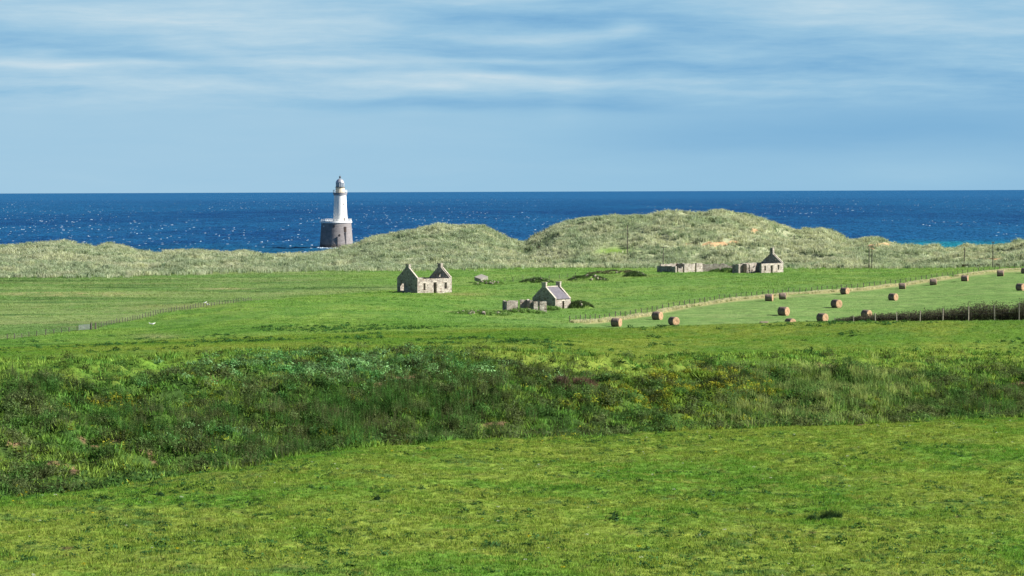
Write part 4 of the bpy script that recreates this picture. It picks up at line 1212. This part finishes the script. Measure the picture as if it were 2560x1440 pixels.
for i, (cx, yt, yb_, be, lab) in enumerate(BALES):
    b = bale0 if i == 0 else copy_tree(bale0)
    hid = cx in (1541, 1685, 1911, 1977, 2168)
    if hid:
        # stands in the dip behind the brow: pick the distance where its top comes to the height seen
        tx_, tz_ = ray(cx, yt); Ys = np.arange(312, 420, .5)
        gap = (CAMZ + tz_ * Ys) - height(tx_ * Ys, Ys) - 1.22
        k = int(np.argmin(np.abs(gap))); Yb = Ys[k]; p = at(cx, Yb); sc = 1.0
    else:
        p = ground(cx, yb_ - 1.2, 312); sc = min(max((yb_ - yt) * p.y / F / 1.22, .95), 1.12)
    b.location = (p.x, p.y + .45, p.z - .03); b.rotation_euler = (0, 0, -RAD(be)); b.scale = (sc,) * 3
    b['label'] = lab

# ------------------------------------------------------------------ fences
def fence(name, posts, hts, label, mat=M_POST, r=.05, wires=(.35, .65, .95), cat='fence'):
    o = posts[0]; t = empty(name, o, 0, label, cat)
    meshes = [MB().box((0, 0, .5 - .15), (r * 2, r * 2, 1.3)).build('post', mat, t)]
    for i, (p, h_) in enumerate(zip(posts, hts)):
        q_ = meshes[0] if i == 0 else link(meshes[0].copy(), t)
        q_.location = (p - o); q_.scale = (1, 1, h_); q_.rotation_euler = (rq.gauss(0, .03), rq.gauss(0, .045), rq.random())
    mb = MB()
    for a, b, ha, hb in zip(posts[:-1], posts[1:], hts[:-1], hts[1:]):
        for w_ in wires:
            mb.rod(a - o + Vector((0, 0, w_ * ha)), b - o + Vector((0, 0, w_ * hb)), .009, n=3)
    mb.build('wire', M_WIRE, t)
    return t
def resample(poly, step_px, y0=285.):
    out = []; x = poly[0][0]
    px_ = [a for a, _ in poly]; py_ = [b for _, b in poly]
    while x < px_[-1]:
        out.append((x, float(np.interp(x, px_, py_)))); x += step_px(x) * rq.uniform(.85, 1.15)
    return out
P = [ground(a, b - 1, 300) for a, b in resample(FENCE_MID, lambda x: 13.2)]
fence('post_and_wire_fence', P, [rq.uniform(.80, 1.05) for _ in P], 'long wire fence on thin dark posts running along the pale grass strip')
PL = [(a, b) for a, b in resample(FENCE_LEFT[:11], lambda x: 20.)]
P = [ground(a, b, 285) for a, b in PL]
fence('post_and_wire_fence', P, [rq.uniform(.62, .78) for _ in P], 'short stretch of wire fence left of the grey gate', r=.045)
P = [ground(a, b, 285) for a, b in resample([(247, 820), (262, 815)] + FENCE_LEFT[13:], lambda x: 6.6)]
fence('post_and_wire_fence', P, [rq.uniform(.55, .8) for _ in P], 'wire fence on close dark posts climbing right from the grey gate', r=.035)
P = [ground(a, b, 400) for a, b in resample([(1262, 705), (1290, 703), (1395, 697), (1440, 692)], lambda x: rq.choice([18, 24]))]
fence('post_and_wire_fence', P, [.9 for _ in P], 'few thin posts of a wire fence between the rubble heaps', r=.04)
P = [ground(a, b, 400) for a, b in resample([(2030, 669), (2130, 672), (2230, 672), (2330, 667)], lambda x: 12)]
fence('post_and_wire_fence', P, [.7 for _ in P], 'faint wire fence at the dune foot beyond the right field', r=.04)

# gate of the left fence
ga = ground(197, 827, 285); gb = ground(226, 824, 285)
t = empty('field_gate', ga, math.atan2(gb.y - ga.y, gb.x - ga.x), 'grey metal field gate between the two left fences', 'gate')
gl = (gb - ga).length
mb = MB()
for z in (.15, .28, .40, .52, .64, .76): mb.rod((0, 0, z), (gl, 0, z), .035, n=5)
for x in (0, gl * .5, gl): mb.rod((x, 0, .05), (x, 0, .82), .035, n=5)
mb.build('bars', M_GATE, t)
for px_ in (228, 239):
    g2 = ground(px_, 824, 285)
    v = g2 - ga; a = -t.rotation_euler.z
    MB().box((v.x * math.cos(a) - v.y * math.sin(a), v.x * math.sin(a) + v.y * math.cos(a), .45), (.16, .16, 1.15)).build('gate_post', M_POST, t)

# ------------------------------------------------------------------ hedge with pale posts
HP = [(2088, 794), (2134, 790), (2189, 783), (2242.5, 781), (2300.6, 777), (2358, 771), (2422, 765.5), (2488, 762.5), (2549, 756), (2612, 752)]
def hedgeY(px_): return float(np.interp(px_, [2088, 2560, 2700], [272, 262, 260]))
P = []; H_ = []
for a, b in HP:
    p = at(a, hedgeY(a)); P.append(p); H_.append((CAMZ + float(ray(a, b)[1]) * p.y - p.z) / 1.0)
o = P[0]
t = empty('hedge_fence', o, 0, 'line of pale wooden posts standing in front of the dark hedge', 'fence')
for p, h_ in zip(P, H_):
    q_ = MB().box((0, 0, h_ / 2 - .3), (.115, .115, h_ + .6), taper=.9).build('post', M_PPOST, t)
    q_.location = p - o; q_.rotation_euler = (0, rq.gauss(0, .025), rq.random())
mb = MB()
for a, b, ha, hb in zip(P[:-1], P[1:], H_[:-1], H_[1:]):
    for w_ in (.55, .72, .9): mb.rod(a - o + Vector((0, 0, w_ * ha)), b - o + Vector((0, 0, w_ * hb)), .01, n=3)
mb.build('wire', M_WIRE, t)
HT = [(2080, 803), (2100, 797), (2125, 793), (2150, 789), (2185, 786), (2220, 784), (2260, 781), (2310, 776), (2350, 773), (2385, 771), (2420, 762), (2460, 758), (2500, 759), (2530, 763), (2560, 752), (2620, 748), (2760, 745)]
ht = np.array(HT, float)
o = at(2320, hedgeY(2320) + 2)
t = empty('hedge', o, 0, 'dark brown twiggy hedge thinning to the left beside the hay field', 'hedge')
def hedge():
    N = 2600
    px_ = RNG.uniform(2083, 2745, N); Yh = np.interp(px_, [2088, 2560, 2700], [272, 262, 260]) + RNG.uniform(1.0, 3.6, N)
    txx, _ = ray(px_, 700); X = txx * Yh; Z = height(X, Yh)
    top = CAMZ + ray(px_, np.interp(px_, ht[:, 0], ht[:, 1]))[1] * Yh
    hh = np.maximum(top - Z, .3)
    V = []; T = []; Cc = []; LV = []; LT = []; LC = []
    for i in range(N):
        h_ = hh[i] * (rq.uniform(.55, 1.0) if rq.random() < .9 else rq.uniform(1.0, 1.16)); lx, ly = rq.gauss(-.05, .12) * h_, rq.gauss(0, .12) * h_; w_ = .014
        b_ = (X[i] - o.x, Yh[i] - o.y, Z[i] - o.z); k = len(V)
        V += [(b_[0] - w_, b_[1], b_[2] - .1), (b_[0] + w_, b_[1], b_[2] - .1), (b_[0] + lx, b_[1] + ly, b_[2] + h_)]; T.append((k, k + 1, k + 2))
        c_ = (.27, .24, .17) if rq.random() < .33 else (.065, .048, .042); Cc += [c_] * 3
        for j in range(3):
            z0 = rq.uniform(.3, .8); k = len(V); l = h_ * rq.uniform(.2, .35)
            q_ = (b_[0] + lx * z0, b_[1] + ly * z0, b_[2] + h_ * z0); a = rq.random() * 6.28
            V += [(q_[0] - w_ * .7, q_[1], q_[2]), (q_[0] + w_ * .7, q_[1], q_[2]), (q_[0] + math.cos(a) * l * .5, q_[1] + math.sin(a) * l * .5, q_[2] + l)]; T.append((k, k + 1, k + 2)); Cc += [c_] * 3
        for j in range(20):
            z0 = 1 - rq.random() ** 1.3 * .85; s_ = rq.uniform(.04, .09); k = len(LV)
            q_ = Vector((b_[0] + lx * z0 + rq.gauss(0, .15), b_[1] + ly * z0 + rq.gauss(0, .15), b_[2] + h_ * z0))
            d1 = Vector((rq.gauss(0, 1), rq.gauss(0, 1), rq.gauss(0, 1))).normalized() * s_; d2 = d1.orthogonal().normalized() * s_ * .6
            LV += [tuple(q_ - d1), tuple(q_ + d2), tuple(q_ + d1), tuple(q_ - d2)]; LT += [(k, k + 1, k + 2), (k, k + 2, k + 3)]
            lc = (.070, .068, .045) if z0 > .55 or rq.random() < .5 else (.05, .075, .03)
            f_ = rq.uniform(.6, 1.5); LC += [tuple(x * f_ for x in lc)] * 4
    mk('twigs', V, np.array(T), M_VEG, np.array(Cc), t); mk('leaves', LV, np.array(LT), M_VEG, np.array(LC), t)
hedge()
# far dark hedge at the dune foot, right
o = at(2480, 588)
t = empty('hedge', o, 0, 'low dark hedge at the foot of the dunes by the tall pole', 'hedge')
px_ = RNG.uniform(2395, 2760, 700); Yh = RNG.uniform(583, 588, 700); txx, _ = ray(px_, 660); X = txx * Yh; Z = height(X, Yh)
V, T, Cc = scatter(np.stack([X - o.x, Yh - o.y, Z - o.z], 1), RNG.uniform(.8, 1.7, 700), np.array([[.055, .06, .035]]) * RNG.uniform(.6, 1.5, (700, 1)), WEEDB)
mk('foliage', V, T, M_VEG, Cc, t)
px_ = RNG.uniform(2395, 2760, 300); Yh = RNG.uniform(583, 588, 300); txx, _ = ray(px_, 660); X = txx * Yh; Z = height(X, Yh)
V, T, Cc = scatter(np.stack([X - o.x, Yh - o.y, Z - o.z], 1), RNG.uniform(.8, 1.2, 300), np.array([[.05, .04, .035]]) * RNG.uniform(.6, 1.5, (300, 1)), TALLG)
mk('twigs', V, T, M_VEG, Cc, t)

# ------------------------------------------------------------------ poles carrying the old line
def pole(px_, yt, yb_, Y, label, arm=None, twin=False, r=.13):
    tx_, _ = ray(px_, yb_); X = tx_ * Y; zb = float(height(X, Y)[0])
    h_ = CAMZ + float(ray(px_, yt)[1]) * Y - zb
    t = empty('telegraph_pole', (X, Y, zb), 0, label, 'telegraph pole', 'wooden poles crossing the dunes')
    MB().rod((0, 0, -.5), (0, 0, h_), r, r * .75, n=8).build('pole', M_POST, t)
    if twin: MB().rod((-1.1 * .55, .8, -.5), (-.6, .8, h_ * .98), r, r * .75, n=8).build('pole', M_POST, t)
    if arm:
        za = CAMZ + float(ray(px_, arm[0])[1]) * Y - zb; w_ = arm[1] * Y / F
        a_ = MB().box((-.3 if twin else 0, -.16, za), (w_, .12, .14)).build('crossarm', M_POST, t)
        mb = MB()
        for x in (-.46, .46) + ((0,) if arm[1] > 8 else ()): mb.rod((x * w_ + (-.3 if twin else 0), -.16, za + .07), (x * w_ + (-.3 if twin else 0), -.16, za + .30), .05, .03, n=6)
        mb.build('insulators', M_CONC, a_)
    return t
pole(1569, 562, 647, 618, 'tall pole with a small crossarm in front of the green hollow in the dunes', (585, 7))
pole(1658, 617, 667, 590, 'pole with a wide crossarm behind the leftmost ruin', (618, 19))
pole(1671, 564, 584, 690, 'short pole on the dune slope left of the sandy scar', None, r=.07)
pole(1739, 570, 592, 690, 'thin pole on the dune slope above the sandy scar', None, r=.07)
pole(1834, 589, 613, 670, 'thin pole on the dune at the right end of the sandy scar', None, r=.07)
pole(1985.5, 587, 619, 670, 'thin pole on the dunes just right of the single gabled cottage', None, r=.07)
pole(2179.7, 613, 670, 588, 'pair of poles under one crossarm beyond the right field', (615, 16), True)
pole(2411, 618, 655, 610, 'bare pole on the dunes left of the tallest right hand pole', None)
pole(2482, 604, 672, 575, 'tall pole at the far corner of the hay field against the sea', (607, 6))

# ------------------------------------------------------------------ gulls
def gull(px_, py_, rz, label):
    p = ground(px_, py_, 285)
    t = empty('gull', p, rz, label, 'gull', 'white gulls on the left fields')
    mb = MB(); n = 10
    for x, r, z in ((-.26, .01, .20), (-.16, .055, .20), (-.04, .095, .21), (.08, .09, .23), (.15, .05, .28), (.19, .052, .33), (.25, .045, .345), (.285, .01, .34)):
        for k in range(n): a = 6.283 * k / n; mb.V.append((x, r * math.cos(a), z + r * math.sin(a)))
    for j in range(7):
        for k in range(n): k2 = (k + 1) % n; mb.F4.append((j * n + k, j * n + k2, (j + 1) * n + k2, (j + 1) * n + k))
    mb.build('body', M_FEATH, t, smooth=True, fix=True)
    for s_ in (-1, 1): MB().box((-.08, s_ * .088, .23), (.30, .02, .10), taper=.6).build('wing', M_WING, t)
    MB().rod((.28, 0, .34), (.34, 0, .325), .014, .004, n=5).build('beak', M_BEAK, t)
    for s_ in (-1, 1): MB().rod((0, s_ * .04, 0), (0, s_ * .04, .14), .008, n=5).build('leg', M_BEAK, t)
    t.scale = (1.1,) * 3
gull(377, 814, 2.9, 'left gull of the close pair on the grass above the brow')
gull(383, 814, .4, 'right gull of the close pair on the grass above the brow')
gull(513, 760, .2, 'upper of two gulls by the fence at the top of the knoll')
gull(520, 765, 3.0, 'lower of two gulls by the fence at the top of the knoll')

# ------------------------------------------------------------------ single plants that stand out
def plant(name, px_, py_, label, cat, layers, y0=50.):
    p = ground(px_, py_, y0)
    t = empty(name, p, 0, label, cat)
    for nm, n_, rad, pr_, sc, col in layers:
        a = RNG.random(n_) * 6.283; r = np.sqrt(RNG.random(n_)) * rad
        X, Y = r * np.cos(a), r * np.sin(a) * .8; Z = height(p.x + X, p.y + Y) - p.z
        V, T, Cc = scatter(np.stack([X, Y, Z], 1), RNG.uniform(.7, 1.2, n_) * sc * (1.15 - .45 * r / rad), np.array(col)[None] * RNG.uniform(.6, 1.5, (n_, 1)), pr_)
        mk(nm, V, T, M_VEG, Cc, t)
    return t
plant('rush_clump', 2076, 1296, 'dark spiky clump of rushes standing out in the near pasture at the right', 'plant', [('stems', 50, .46, TALLG, .33, (.035, .07, .025)), ('leaves', 24, .42, WEED, .9, (.03, .07, .03))])
plant('rush_clump', 2036, 1300, 'smaller rush clump touching the left side of the big dark clump', 'plant', [('stems', 22, .26, TALLG, .28, (.035, .07, .025)), ('leaves', 12, .25, WEED, .8, (.03, .07, .03))])
plant('thistle', 942, 1249, 'lone dark thistle low in the middle of the near pasture', 'plant', [('stems', 10, .08, SPIRE, .20, (.03, .065, .03)), ('leaves', 8, .12, WEED, .8, (.03, .07, .03))])
plant('thistle', 398, 1242, 'dark thistle near the brow on the left of the near pasture', 'plant', [('stems', 9, .08, SPIRE, .24, (.03, .065, .03)), ('leaves', 8, .12, WEED, .9, (.03, .07, .03))])
plant('dock_clump', 800, 880, 'leafy dark dock clump on the grass above the nettle patch', 'plant', [('leaves', 22, .9, WEEDB, .9, (.045, .12, .04))], 180)
plant('dead_shrub', 1462, 972, 'brown dead shrub halfway up the gully bank right of centre', 'shrub', [('twigs', 70, .9, TALLG, 1.15, (.15, .095, .075)), ('leaves', 10, .9, WEEDB, .7, (.07, .06, .04))], 110)
plant('dead_shrub', 1405, 965, 'smaller dead shrub beside and left of the brown one', 'shrub', [('twigs', 36, .5, TALLG, 1.0, (.13, .10, .075))], 110)
